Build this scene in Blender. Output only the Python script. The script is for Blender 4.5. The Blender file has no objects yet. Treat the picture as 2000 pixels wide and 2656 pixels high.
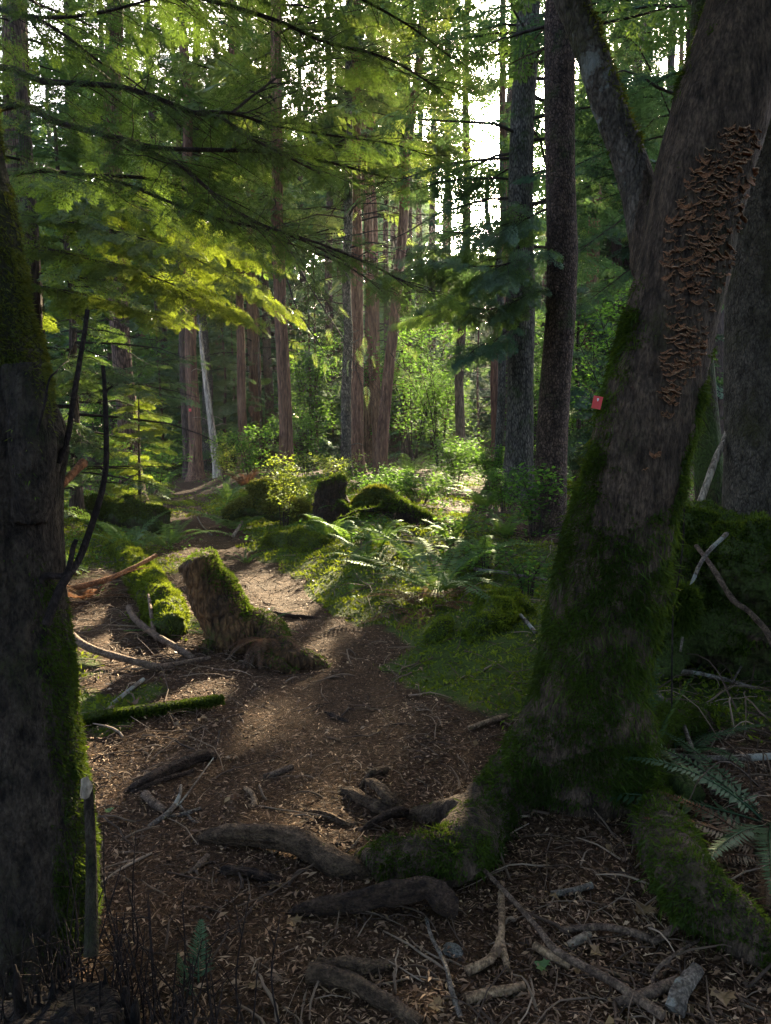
import bpy, math, random
import numpy as np
from math import radians, sin, cos, pi, tan, atan

sc = bpy.context.scene
COL = sc.collection
RNG = np.random.default_rng(11)
random.seed(5)

# ------------------------------------------------------------------ camera, sky, sun, exposure
CAMZ, PITCH, F = 1.55, radians(6.4), 1841.0
cd = bpy.data.cameras.new('camera')
cam = bpy.data.objects.new('camera', cd)
COL.objects.link(cam)
cam.location = (0, 0, CAMZ)
cam.rotation_euler = (pi/2 - PITCH, 0, 0)
cd.sensor_fit = 'VERTICAL'
cd.angle = 2*atan(1328/F)
cd.clip_start = 0.05
cd.clip_end = 2000
sc.camera = cam

SUN_AZ, SUN_EL = radians(10.3), radians(20.0)
SUN = np.array([sin(SUN_AZ)*cos(SUN_EL), cos(SUN_AZ)*cos(SUN_EL), sin(SUN_EL)])
w = bpy.data.worlds.new("World")
sc.world = w
w.use_nodes = True
nt = w.node_tree
bg = nt.nodes['Background']
sky = nt.nodes.new('ShaderNodeTexSky')
sky.sky_type = 'NISHITA'
sky.sun_disc = False
sky.sun_elevation = SUN_EL
sky.sun_rotation = SUN_AZ
sky.air_density = 0.6
sky.dust_density = 4.0
sky.ozone_density = 0.4
nt.links.new(sky.outputs[0], bg.inputs[0])
bg.inputs[1].default_value = 0.15
ld = bpy.data.lights.new('sun', 'SUN')
ld.energy = 4.9
ld.angle = radians(0.53)
ld.color = (1.0, 0.81, 0.53)
lo = bpy.data.objects.new('sun', ld)
COL.objects.link(lo)
lo.rotation_euler = (pi/2 - SUN_EL, 0, pi - SUN_AZ)
sc.view_settings.view_transform = 'Standard'
sc.view_settings.look = 'None'
sc.view_settings.gamma = 1.0
sc.view_settings.exposure = 3.4
cy = sc.cycles
cy.max_bounces = 7
cy.diffuse_bounces = 5
cy.glossy_bounces = 2
cy.transmission_bounces = 6
cy.transparent_max_bounces = 8
cy.volume_bounces = 0
cy.use_denoising = True
cy.denoising_prefilter = 'NONE'
cy.sample_clamp_indirect = 4.0
cy.use_adaptive_sampling = False
cy.caustics_reflective = False
cy.caustics_refractive = False

# ------------------------------------------------------------------ numeric helpers
FW = np.array([0, cos(PITCH), -sin(PITCH)])
UP = np.array([0, sin(PITCH), cos(PITCH)])

def ray(px, py):
    d = FW + np.array([1., 0, 0])*((px - 1000)/F) + UP*((1328 - py)/F)
    return d/d[1]

def at(px, py, Y):
    """photo pixel + distance -> world point"""
    return np.array([0, 0, CAMZ]) + ray(px, py)*Y

def _hash(ix, iy, iz, seed):
    n = (ix*374761393 + iy*668265263 + iz*2147483647 + seed*974634777) & 0xFFFFFFFF
    n = ((n ^ (n >> 13))*1274126177) & 0xFFFFFFFF
    n = n ^ (n >> 16)
    return (n & 0xFFFFFF)/float(0xFFFFFF)

def vnoise(p, seed=0):
    p = np.asarray(p, float)
    i = np.floor(p).astype(np.int64)
    f = p - i
    f = f*f*(3 - 2*f)
    r = 0
    for dx in (0, 1):
        for dy in (0, 1):
            for dz in (0, 1):
                wgt = (f[..., 0] if dx else 1-f[..., 0])*(f[..., 1] if dy else 1-f[..., 1])*(f[..., 2] if dz else 1-f[..., 2])
                r = r + wgt*_hash(i[..., 0]+dx, i[..., 1]+dy, i[..., 2]+dz, seed)
    return r

def fbm(p, octv=4, seed=0):
    p = np.asarray(p, float)
    a, s, t = 0.5, 0, 0
    for k in range(octv):
        s = s + a*vnoise(p*(2.03**k) + 17.3*k, seed + k)
        t += a
        a *= 0.5
    return s/t*2 - 1          # about -1..1

def sm(a, b, x):
    t = np.clip((x - a)/(b - a), 0, 1)
    return t*t*(3 - 2*t)

def nrm(v):
    v = np.asarray(v, float)
    return v/np.maximum(np.linalg.norm(v, axis=-1, keepdims=True), 1e-9)

# ------------------------------------------------------------------ terrain
PATHPX = [(560, 3400), (700, 2656), (690, 2300), (740, 2000), (850, 1780), (850, 1660), (775, 1580), (655, 1490), (560, 1405), (490, 1335), (462, 1296), (440, 1268), (400, 1240), (330, 1225)]
def flat(px, py):
    d = ray(px, py)
    t = CAMZ/-d[2]
    return np.array([d[0]*t, t])
PATH = np.array([flat(*p) for p in PATHPX])
PATHW = np.array([1.1, 1.0, .95, .8, .5, .38, .32, .30, .36, .46, .6, .7, .8, .9])
_o = np.argsort(PATH[:, 1]); PATH, PATHW = PATH[_o], PATHW[_o]
def path_x(y): return np.interp(y, PATH[:, 1], PATH[:, 0])
def path_w(y): return np.interp(y, PATH[:, 1], PATHW)

def ground_z(x, y):
    x, y = np.broadcast_arrays(np.asarray(x, float), np.asarray(y, float))
    P = np.stack([x, y, 0*x], -1)
    d = x - path_x(y)
    off = np.clip((np.abs(d) - path_w(y))/1.2, 0, 1)
    z = 0.07*fbm(P*0.55, 3, 3)*(.3 + off) + 0.035*fbm(P*2.1, 3, 7)*(.35+off) + .012*fbm(P*7, 2, 9)
    z = z + 0.05*off
    right = sm(.4, 2.6, d)*sm(5.2, 9, y)
    z = z + 0.30*right*(1 - .5*sm(16, 40, y))
    # mossy hump beside the path, mossy mound behind the big tree
    z = z + 0.16*np.exp(-((x+.15)/.6)**2 - ((y-7.6)/1.3)**2)
    z = z + 0.14*np.exp(-((x-1.05)/.7)**2 - ((y-5.2)/.8)**2)
    z = z + 0.22*sm(5, 9, y)*sm(1.0, 3.0, -d)*(1 - .6*sm(16, 30, y))
    z = z + sm(40, 120, y)*2.0 - .03*sm(1.6, 0, np.abs(d)/np.maximum(path_w(y), .1)*1.0)
    return z

def G(px, py, up=0.0):
    """photo pixel -> point on the ground"""
    d = ray(px, py)
    t = np.linspace(1.0, 60, 6000)
    p = np.array([0, 0, CAMZ]) + d*t[:, None]
    h = ground_z(p[:, 0], p[:, 1])
    k = np.argmax(p[:, 2] < h + up)
    q = p[k].copy()
    q[2] = ground_z(q[0], q[1]) + up
    return q

def on(x, y, up=0.0):
    return np.array([x, y, float(ground_z(x, y)) + up])

# ------------------------------------------------------------------ mesh collecting
class MB:
    def __init__(s):
        s.v, s.f, s.n = [], {}, 0
    def add(s, V, Fa):
        V = np.asarray(V, np.float32).reshape(-1, 3)
        Fa = np.asarray(Fa, np.int64)
        if len(V) == 0 or len(Fa) == 0: return s
        s.f.setdefault(Fa.shape[1], []).append(Fa + s.n)
        s.v.append(V)
        s.n += len(V)
        return s
    def arrays(s):
        return np.concatenate(s.v), {k: np.concatenate(v) for k, v in s.f.items()}
    def mesh(s, name, origin=(0, 0, 0), smooth=True):
        me = bpy.data.meshes.new(name)
        V, Fs = s.arrays()
        V = V - np.asarray(origin, np.float32)
        me.vertices.add(len(V))
        me.vertices.foreach_set('co', V.astype(np.float32).ravel())
        loops = np.concatenate([f.ravel() for f in Fs.values()])
        cnt = np.concatenate([np.full(len(f), k, np.int32) for k, f in Fs.items()])
        st = np.concatenate([[0], np.cumsum(cnt)[:-1]]).astype(np.int32)
        me.loops.add(len(loops))
        me.loops.foreach_set('vertex_index', loops.astype(np.int32))
        me.polygons.add(len(cnt))
        me.polygons.foreach_set('loop_start', st)
        me.polygons.foreach_set('loop_total', cnt)
        me.polygons.foreach_set('use_smooth', np.full(len(cnt), smooth, bool))
        me.update(calc_edges=True)
        return me

def tag(o, label=None, cat=None, group=None, kind=None):
    if label: o['label'] = label
    if cat: o['category'] = cat
    if group: o['group'] = group
    if kind: o['kind'] = kind
    return o

def thing(name, label, cat, loc, group=None):
    o = bpy.data.objects.new(name, None)
    o.empty_display_size = .1
    o.location = tuple(float(c) for c in loc)
    COL.objects.link(o)
    return tag(o, label, cat, group)

def part(name, mb, mat, parent=None, smooth=True, root=None, label=None):
    """one mesh object; vertices are given in world space"""
    org = np.zeros(3)
    q = parent
    while q is not None:
        org = org + np.array(q.location); q = q.parent
    o = bpy.data.objects.new(name, mb.mesh(name, org, smooth))
    o.data.materials.append(mat)
    COL.objects.link(o)
    o.parent = parent
    if label: o['label'] = label
    return o

def two(name, leaves, wood, leaf_m, wood_m, parent):
    """one mesh of quads in two materials: leaves first, then wood"""
    mb = MB()
    Vl, Fl = leaves.arrays()
    mb.add(Vl, Fl[4]); nl = len(Fl[4])
    if wood.n:
        Vw, Fw = wood.arrays()
        for k_ in Fw: mb.add(np.zeros((0, 3)), np.zeros((0, 4)))
        b_ = mb.n; mb.v.append(Vw); mb.n += len(Vw)
        mb.f[4].append(Fw[4] + b_)
        if 3 in Fw: mb.f[3] = [Fw[3] + b_]
    o = part(name, mb, leaf_m, parent)
    o.data.materials.append(wood_m)
    idx = np.ones(len(o.data.polygons), np.int32); idx[:nl] = 0
    o.data.polygons.foreach_set('material_index', idx)
    return o

def solo(name, mb, mat, label, cat, group=None, kind=None, smooth=True):
    """a thing that is one mesh, origin at its base"""
    V, _ = mb.arrays()
    org = np.array([V[:, 0].mean(), V[:, 1].mean(), V[:, 2].min()])
    o = bpy.data.objects.new(name, mb.mesh(name, org, smooth))
    o.location = org
    o.data.materials.append(mat)
    COL.objects.link(o)
    return tag(o, label, cat, group, kind)

def stuff(name, mb, mat, label, cat, kind='stuff', smooth=True):
    o = bpy.data.objects.new(name, mb.mesh(name, (0, 0, 0), smooth))
    o.data.materials.append(mat)
    COL.objects.link(o)
    return tag(o, label, cat, None, kind)

# ------------------------------------------------------------------ shapes
def spline(pts, n):
    """Catmull-Rom through points (any dimension)"""
    P = np.asarray(pts, float)
    if len(P) == 2:
        t = np.linspace(0, 1, n)[:, None]
        return P[0]*(1-t) + P[1]*t
    A = np.vstack([2*P[0]-P[1], P, 2*P[-1]-P[-2]])
    u = np.linspace(0, len(P)-1, n)
    i = np.minimum(u.astype(int), len(P)-2)
    t = (u - i)[:, None]
    p0, p1, p2, p3 = A[i], A[i+1], A[i+2], A[i+3]
    return .5*(2*p1 + (p2-p0)*t + (2*p0-5*p1+4*p2-p3)*t**2 + (3*p1-p0-3*p2+p3)*t**3)

def tube(path, rad, sides=8, caps=True, rough=0.0, rfreq=6.0, seed=0, grain=0.0):
    P = np.asarray(path, float)
    n = len(P)
    R = np.broadcast_to(np.asarray(rad, float), (n,)).copy()
    T = nrm(np.gradient(P, axis=0))
    a = np.array([0, 0, 1.]) if abs(T[0, 2]) < .8 else np.array([1., 0, 0])
    N = np.zeros((n, 3)); prev = nrm(np.cross(np.cross(T[0], a), T[0]))
    for k in range(n):
        prev = nrm(prev - T[k]*np.dot(prev, T[k])); N[k] = prev
    B = np.cross(T, N)
    th = np.linspace(0, 2*pi, sides, endpoint=False)
    D = N[:, None]*np.cos(th)[None, :, None] + B[:, None]*np.sin(th)[None, :, None]
    rr = R[:, None]*np.ones((1, sides))
    if rough:
        rr = rr*(1 + rough*fbm((P[:, None] + D*R[:, None, None])*rfreq, 3, seed) + rough*.3*fbm((P[:, None] + D*R[:, None, None])*rfreq*5, 2, seed + 3))
    if grain:
        uu = np.linspace(0, 1, n)[:, None]*np.ones((1, sides))
        rr = rr*(1 + grain*fbm(np.stack([np.cos(th)[None]*2.6 + 0*uu, np.sin(th)[None]*2.6 + 0*uu, uu*2.5 + seed], -1), 3, seed + 5))
    V = P[:, None] + D*rr[..., None]
    V = V.reshape(-1, 3)
    i = np.arange(n-1)[:, None]*sides; j = np.arange(sides)[None]; k = (np.arange(sides)+1) % sides
    Fq = np.stack([i+j, i+k[None], i+sides+k[None], i+sides+j], -1).reshape(-1, 4)
    mb = MB()
    mb.add(V, Fq)
    if caps:
        c0 = np.vstack([V[:sides], P[0:1] - T[0]*R[0]*.15]); f0 = np.stack([np.full(sides, sides), k, np.arange(sides)], -1)
        c1 = np.vstack([V[-sides:], P[-1:] + T[-1]*R[-1]*.15]); f1 = np.stack([np.full(sides, sides), np.arange(sides), k], -1)
        mb.add(c0, f0); mb.add(c1, f1)
    return mb

def join(mb, other):
    V, Fs = other.arrays()
    base = mb.n
    mb.v.append(V.astype(np.float32)); mb.n += len(V)
    for k, f in Fs.items():
        mb.f.setdefault(k, []).append(f + base)
    return mb

def rhombi(B, D, S, L, W, mid=.45, fold=None):
    """leaf-shaped quads: base B, direction D, sideways S, length L, half width W"""
    B, D, S = np.asarray(B, float), np.asarray(D, float), np.asarray(S, float)
    L = np.broadcast_to(np.asarray(L, float), (len(B),))[:, None]
    W = np.broadcast_to(np.asarray(W, float), (len(B),))[:, None]
    m = B + D*L*mid
    if fold is not None:
        m = m + fold
    V = np.stack([B, m + S*W, B + D*L, m - S*W], 1).reshape(-1, 3)
    Fq = np.arange(len(B)*4).reshape(-1, 4)
    return V, Fq

def rand_dirs(n, rng=RNG):
    return nrm(rng.normal(size=(n, 3)))

def fuse(mb, voxel, smooth=3):
    """union of overlapping closed tubes as one organic skin"""
    me = mb.mesh('tmp')
    o = bpy.data.objects.new('tmp', me)
    COL.objects.link(o)
    m = o.modifiers.new('r', 'REMESH'); m.mode = 'VOXEL'; m.voxel_size = voxel
    if smooth:
        s = o.modifiers.new('s', 'SMOOTH'); s.iterations = smooth; s.factor = .5
    dg = bpy.context.evaluated_depsgraph_get()
    ev = o.evaluated_get(dg); em = ev.to_mesh()
    V = np.zeros(len(em.vertices)*3, np.float32); em.vertices.foreach_get('co', V); V = V.reshape(-1, 3).astype(float)
    Nn = np.zeros(len(em.vertices)*3, np.float32); em.vertices.foreach_get('normal', Nn); Nn = Nn.reshape(-1, 3).astype(float)
    L = np.zeros(len(em.loops), np.int32); em.loops.foreach_get('vertex_index', L)
    lt = np.zeros(len(em.polygons), np.int32); em.polygons.foreach_get('loop_total', lt)
    assert (lt == 4).all() or True
    Fq = L.reshape(-1, 4) if (lt == 4).all() else None
    if Fq is None:
        q = []
        st = np.concatenate([[0], np.cumsum(lt)[:-1]])
        Fq = np.array([[L[s0], L[s0+1], L[s0+2], L[s0+(3 if n > 3 else 2)]] for s0, n in zip(st, lt)])
    ev.to_mesh_clear()
    bpy.data.objects.remove(o); bpy.data.meshes.remove(me)
    return V, Nn, Fq

def quad_samples(V, Fq, Nn, density, mask, rng=RNG):
    """random points on quads where mask(points, normals) says so"""
    a, b, c, d = (V[Fq[:, k]] for k in range(4))
    area = np.linalg.norm(np.cross(c - a, d - b), axis=1)*.5
    n = int(area.sum()*density)
    k = rng.choice(len(Fq), n, p=area/area.sum())
    u, v = rng.random((n, 1)), rng.random((n, 1))
    P = a[k]*(1-u)*(1-v) + b[k]*u*(1-v) + c[k]*u*v + d[k]*(1-u)*v
    Nq = nrm(Nn[Fq[k]].mean(1))
    keep = rng.random(n) < mask(P, Nq)
    return P[keep], Nq[keep]

def moss_on(P, N, L, W, droop=.6, blades=2, rng=RNG):
    mb = MB()
    for b in range(blades):
        n = len(P)
        D = nrm(N*(.9 - .5*droop) + np.array([0, 0, -1.])*droop*rng.uniform(.2, 1.2, (n, 1)) + rand_dirs(n, rng)*.45)
        S = nrm(np.cross(D, rand_dirs(n, rng)))
        V, Fq = rhombi(P - N*.004, D, S, L*rng.uniform(.5, 1.5, n), W*rng.uniform(.6, 1.4, n))
        mb.add(V, Fq)
    return mb

def stamp(T, Ft, O, X, N, S):
    """place template (axis +X, normal +Z) at O along X with normal about N, scale S"""
    X = nrm(X); Yv = nrm(np.cross(N, X)); Z = np.cross(X, Yv)
    S = np.broadcast_to(np.asarray(S, float), (len(O),))[:, None, None]
    V = O[:, None] + S*(T[None, :, 0:1]*X[:, None] + T[None, :, 1:2]*Yv[:, None] + T[None, :, 2:3]*Z[:, None])
    Fq = Ft[None] + (np.arange(len(O))*len(T))[:, None, None]
    return V.reshape(-1, 3), Fq.reshape(-1, 4)

def spray_template(nside, per, seed, needle=.1, width=.022, spread=.5, droop=.12, axis_w=.008):
    """a flat conifer spray, length 1: twiglets on both sides, needles on both sides of each twiglet"""
    r = np.random.default_rng(seed)
    B, D, S, L, W = [], [], [], [], []
    for i in range(nside):
        t = (i + .5)/nside
        for sg in (-1, 1):
            ang = sg*radians(62 - 22*t + r.uniform(-8, 8))
            ln = spread*((1-t)**.75*.9 + .12)*r.uniform(.75, 1.15)*min(1, .45+2.2*t)
            d = np.array([cos(ang), sin(ang), 0])
            b = np.array([t*.94, 0, 0])
            if per == 0:
                B.append(b); D.append(nrm(d + [0, 0, r.uniform(-.15, .1)])); L.append(ln); W.append(width)
            else:
                for j in range(per):
                    u = (j + .6)/per
                    for s2 in (-1, 1):
                        a2 = ang + s2*radians(48 - 20*u + r.uniform(-10, 10))
                        B.append(b + d*ln*u); D.append(nrm([cos(a2), sin(a2), r.uniform(-.25, .15)]))
                        L.append(needle*r.uniform(.7, 1.2)*(1-.3*u)); W.append(width)
    B.append(np.array([.86, 0, 0])); D.append(np.array([1., 0, 0])); L.append(.14); W.append(width*1.2)
    B, D = np.array(B), np.array(D)
    S = nrm(np.cross(np.array([0, 0, 1.]) + r.normal(size=(len(B), 3))*.25, D))
    V, Fq = rhombi(B, D, S, np.array(L), np.array(W))
    if axis_w:
        ax = np.array([[0, -axis_w, 0], [.9, -axis_w*.3, 0], [.9, axis_w*.3, 0], [0, axis_w, 0]])
        V = np.vstack([V, ax]); Fq = np.vstack([Fq, [[len(V)-4, len(V)-3, len(V)-2, len(V)-1]]])
    V[:, 2] -= droop*(V[:, 0]**2 + .6*np.abs(V[:, 1]))
    return V, Fq

T_FINE = [spray_template(8, 5, s, needle=.11, width=.0105, spread=.46, droop=.3) for s in (1, 2)]
T_MID = [spray_template(8, 3, s, needle=.15, width=.021, droop=.15) for s in (3, 4)]
T_COARSE = [spray_template(7, 0, s, width=.05, droop=.15) for s in (5, 6)]
T_CEDAR = [spray_template(10, 0, s, width=.028, spread=.42, droop=.5) for s in (7, 8)]
T_BACK = [spray_template(4, 0, s, width=.085, droop=.2, axis_w=0) for s in (9, 10)]

# ------------------------------------------------------------------ where sunlight gets through the canopy
def lit(P):
    """1 where a leaf at P would stand in the way of a sunbeam that reaches the clearing"""
    P = np.asarray(P, float)
    out = np.zeros(len(P), bool)
    t = (P[:, 2] - .1)/SUN[2]
    q = P - SUN*t[:, None]
    dap = fbm(np.stack([q[:, 0]*1.1, q[:, 1]*.35, 0*t], -1), 3, 21)
    for cx, cyy, rx, ry, th in ((-.95, 8.3, 2.1, 2.9, -.42), (-.2, 13.2, 3.6, 3.6, -.5), (-3.2, 9.5, 1.7, 3.2, -.4), (0, 22, 6, 5, -.05)):
        e = ((q[:, 0]-cx)/rx)**2 + ((q[:, 1]-cyy)/ry)**2
        out |= (e < 1) & (dap > th) & (P[:, 1] > cyy + ry*.3)
    for yp, cx, cz, rx, rz, th in ((8.6, -2.3, 2.8, 2.2, 1.6, -.5), (4.9, -1.65, 4.3, .4, .5, -.2), (24, -.5, 3.5, 7, 4, -.3), (10.0, -3.6, 1.9, 1.9, 1.8, -.5)):
        s = (P[:, 1] - yp)/SUN[1]
        q = P - SUN*s[:, None]
        dap = fbm(np.stack([q[:, 0]*1.3, 0*s, q[:, 2]*1.3], -1), 3, 31)
        e = ((q[:, 0]-cx)/rx)**2 + ((q[:, 2]-cz)/rz)**2
        out |= (e < 1) & (dap > th) & (s > 1.6)
    return out

# ------------------------------------------------------------------ materials
def newmat(name):
    m = bpy.data.materials.new(name)
    m.use_nodes = True
    t = m.node_tree
    t.nodes.clear()
    return m, t.nodes, t.links

def ramp(N, stops, fac, L):
    r = N.new('ShaderNodeValToRGB')
    e = r.color_ramp.elements
    while len(e) > len(stops): e.remove(e[-1])
    while len(e) < len(stops): e.new(.5)
    for k, (p, c) in enumerate(stops):
        e[k].position = p; e[k].color = (*c, 1)
    L.new(fac, r.inputs[0])
    return r.outputs[0]

def noise(N, L, vec, scale, detail=6, rough=.6):
    n = N.new('ShaderNodeTexNoise')
    n.inputs['Scale'].default_value = scale
    n.inputs['Detail'].default_value = detail
    n.inputs['Roughness'].default_value = rough
    L.new(vec, n.inputs['Vector'])
    return n.outputs[0]

def mix(N, L, fac, a, b, mode='MIX'):
    m = N.new('ShaderNodeMix'); m.data_type = 'RGBA'; m.blend_type = mode
    if isinstance(fac, (int, float)): m.inputs[0].default_value = fac
    else: L.new(fac, m.inputs[0])
    for k, s in ((6, a), (7, b)):
        if isinstance(s, tuple): m.inputs[k].default_value = (*s, 1)
        else: L.new(s, m.inputs[k])
    return m.outputs[2]

def mapping(N, L, vec, scale):
    mp = N.new('ShaderNodeMapping'); mp.inputs['Scale'].default_value = scale
    L.new(vec, mp.inputs[0])
    return mp.outputs[0]

def math2(N, L, op, a, b):
    m = N.new('ShaderNodeMath'); m.operation = op
    for k, s in enumerate((a, b)):
        if isinstance(s, (int, float)): m.inputs[k].default_value = s
        else: L.new(s, m.inputs[k])
    return m.outputs[0]

def bark(name, dark, light, scale=9, stretch=.18, moss=None, moss_c=(.035, .06, .012), crack=.5, bump=.6, rough=.9, lichen=0.0):
    m, N, L = newmat(name)
    geo = N.new('ShaderNodeNewGeometry')
    p = geo.outputs['Position']
    ps = mapping(N, L, p, (1, 1, stretch))
    n1 = noise(N, L, ps, scale, 8, .65)
    n2 = noise(N, L, ps, scale*5, 4, .6)
    vo = N.new('ShaderNodeTexVoronoi'); vo.feature = 'DISTANCE_TO_EDGE'; vo.inputs['Scale'].default_value = scale*2.2
    L.new(ps, vo.inputs['Vector'])
    cr = ramp(N, [(0, (1-crack,)*3), (.22, (1, 1, 1))], vo.outputs['Distance'], L)
    col = ramp(N, [(.36, dark), (.64, light)], n1, L)
    col = mix(N, L, 1.0, col, cr, 'MULTIPLY')
    col = mix(N, L, .8, col, ramp(N, [(.36, (.35,)*3), (.66, (1.45,)*3)], n2, L), 'MULTIPLY')
    if lichen:
        n4 = noise(N, L, p, 5.5, 5, .6)
        col = mix(N, L, ramp(N, [(.62-lichen*.2, (0, 0, 0)), (.66-lichen*.2, (.75,)*3)], n4, L), col, (.22, .23, .2))
    if moss:
        n3 = noise(N, L, p, 2.4, 6, .65)
        col = mix(N, L, ramp(N, [(.62-moss*.3, (0, 0, 0)), (.72-moss*.3, (.85,)*3)], math2(N, L, 'ADD', math2(N, L, 'MULTIPLY', n3, .72), math2(N, L, 'MULTIPLY', n2, .28)), L), col, mix(N, L, .85, moss_c, ramp(N, [(.35, (.3, .28, .25)), (.66, (1.5, 1.4, 1.1))], noise(N, L, p, 90, 4, .7), L), 'MULTIPLY'))
    b = N.new('ShaderNodeBsdfPrincipled')
    b.inputs['Roughness'].default_value = rough
    b.inputs['Specular IOR Level'].default_value = .2
    L.new(col, b.inputs['Base Color'])
    h = math2(N, L, 'ADD', math2(N, L, 'MULTIPLY', n1, 1.0), math2(N, L, 'ADD', math2(N, L, 'MULTIPLY', n2, .35), math2(N, L, 'MULTIPLY', cr, .6)))
    bp = N.new('ShaderNodeBump'); bp.inputs['Strength'].default_value = bump; bp.inputs['Distance'].default_value = .05
    L.new(h, bp.inputs['Height']); L.new(bp.outputs[0], b.inputs['Normal'])
    o = N.new('ShaderNodeOutputMaterial'); L.new(b.outputs[0], o.inputs[0])
    return m

def leaf(name, stops, trans_c, trans=.45, gloss=.06, patch=1.2, rough=.45):
    """thin leaves: diffuse one side, light passes through; colour varies from leaf to leaf and from clump to clump"""
    m, N, L = newmat(name)
    geo = N.new('ShaderNodeNewGeometry')
    n = noise(N, L, geo.outputs['Position'], patch, 2, .5)
    f = math2(N, L, 'ADD', math2(N, L, 'MULTIPLY', geo.outputs['Random Per Island'], .55), math2(N, L, 'SUBTRACT', math2(N, L, 'MULTIPLY', n, 1.1), .33))
    k = len(stops) - 1
    col = ramp(N, [(i/k, c) for i, c in enumerate(stops)], f, L)
    tc = ramp(N, [(0, tuple(x*.65 for x in trans_c)), (1, tuple(x*1.3 for x in trans_c))], f, L)
    d = N.new('ShaderNodeBsdfDiffuse'); L.new(col, d.inputs[0])
    t = N.new('ShaderNodeBsdfTranslucent'); L.new(tc, t.inputs[0])
    g = N.new('ShaderNodeBsdfGlossy'); g.inputs['Roughness'].default_value = rough; g.inputs[0].default_value = (.6, .7, .6, 1)
    a = N.new('ShaderNodeMixShader'); a.inputs[0].default_value = trans
    L.new(d.outputs[0], a.inputs[1]); L.new(t.outputs[0], a.inputs[2])
    c = N.new('ShaderNodeMixShader'); c.inputs[0].default_value = gloss
    L.new(a.outputs[0], c.inputs[1]); L.new(g.outputs[0], c.inputs[2])
    o = N.new('ShaderNodeOutputMaterial'); L.new(c.outputs[0], o.inputs[0])
    return m

def litter_mat(name, stops, rough=.8, patch=2.0, spec=.25):
    m, N, L = newmat(name)
    geo = N.new('ShaderNodeNewGeometry')
    n = noise(N, L, geo.outputs['Position'], patch, 3, .5)
    f = math2(N, L, 'ADD', math2(N, L, 'MULTIPLY', geo.outputs['Random Per Island'], .8), math2(N, L, 'SUBTRACT', math2(N, L, 'MULTIPLY', n, .8), .3))
    k = len(stops) - 1
    col = ramp(N, [(i/k, c) for i, c in enumerate(stops)], f, L)
    b = N.new('ShaderNodeBsdfPrincipled'); b.inputs['Roughness'].default_value = rough
    b.inputs['Specular IOR Level'].default_value = spec
    L.new(col, b.inputs['Base Color'])
    o = N.new('ShaderNodeOutputMaterial'); L.new(b.outputs[0], o.inputs[0])
    return m

def plain(name, c, rough=.5):
    m, N, L = newmat(name)
    geo = N.new('ShaderNodeNewGeometry')
    n = noise(N, L, geo.outputs['Position'], 60, 3, .5)
    b = N.new('ShaderNodeBsdfPrincipled'); b.inputs['Roughness'].default_value = rough
    L.new(mix(N, L, .35, c, ramp(N, [(.3, tuple(x*.6 for x in c)), (.7, c)], n, L)), b.inputs['Base Color'])
    o = N.new('ShaderNodeOutputMaterial'); L.new(b.outputs[0], o.inputs[0])
    return m

def ground_mat(name, attr=True):
    m, N, L = newmat(name)
    geo = N.new('ShaderNodeNewGeometry'); p = geo.outputs['Position']
    n1 = noise(N, L, p, 3.0, 8, .7)
    n2 = noise(N, L, p, 55, 5, .7)
    n3 = noise(N, L, p, 160, 3, .6)
    soil = ramp(N, [(.3, (.011, .0068, .004)), (.5, (.04, .023, .0125)), (.7, (.11, .064, .036))], n2, L)
    soil = mix(N, L, .6, soil, ramp(N, [(.35, (.55, .5, .45)), (.65, (1.25, 1.15, 1.0))], n1, L), 'MULTIPLY')
    soil = mix(N, L, ramp(N, [(.6, (0, 0, 0)), (.68, (.8,)*3)], n3, L), soil, (.16, .105, .06))
    if attr:
        at_ = N.new('ShaderNodeAttribute'); at_.attribute_name = 'moss'
        green = ramp(N, [(.3, (.02, .032, .008)), (.7, (.07, .105, .02))], n2, L)
        f = math2(N, L, 'ADD', at_.outputs['Fac'], math2(N, L, 'MULTIPLY', math2(N, L, 'SUBTRACT', n1, .5), .9))
        soil = mix(N, L, ramp(N, [(.4, (0, 0, 0)), (.62, (1, 1, 1))], f, L), soil, green)
    b = N.new('ShaderNodeBsdfPrincipled'); b.inputs['Roughness'].default_value = .95
    b.inputs['Specular IOR Level'].default_value = .1
    L.new(soil, b.inputs['Base Color'])
    bp = N.new('ShaderNodeBump'); bp.inputs['Strength'].default_value = .8; bp.inputs['Distance'].default_value = .02
    L.new(math2(N, L, 'ADD', n2, math2(N, L, 'MULTIPLY', n3, .5)), bp.inputs['Height']); L.new(bp.outputs[0], b.inputs['Normal'])
    o = N.new('ShaderNodeOutputMaterial'); L.new(b.outputs[0], o.inputs[0])
    return m

M = {}
M['ground'] = ground_mat('forest soil')
M['path'] = ground_mat('trodden soil', False)
M['maple'] = bark('maple bark', (.03, .020, .013), (.13, .088, .058), 26, .3, moss=.25, moss_c=(.03, .034, .011), crack=.22, bump=.9)
M['maple_limb'] = bark('mossy grey bark', (.04, .032, .022), (.14, .115, .085), 22, .45, moss=.4, moss_c=(.045, .045, .016), crack=.35, bump=.9)
M['fir'] = bark('fir bark', (.07, .038, .025), (.2, .115, .075), 10, .22, crack=.75, bump=1.0)
M['cedar'] = bark('cedar bark', (.08, .036, .021), (.25, .13, .078), 16, .06, crack=.5, bump=.8)
M['cedar_dark'] = bark('dark cedar bark', (.05, .032, .024), (.13, .085, .06), 14, .08, moss=.15, crack=.6, bump=.8)
M['spruce'] = bark('scaly spruce bark', (.045, .028, .019), (.155, .10, .07), 16, .55, crack=.7, bump=.9, moss=.18)
M['grey_bark'] = bark('grey fissured bark', (.06, .052, .04), (.18, .155, .12), 13, .3, crack=.75, bump=1.0, moss=.3)
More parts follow.
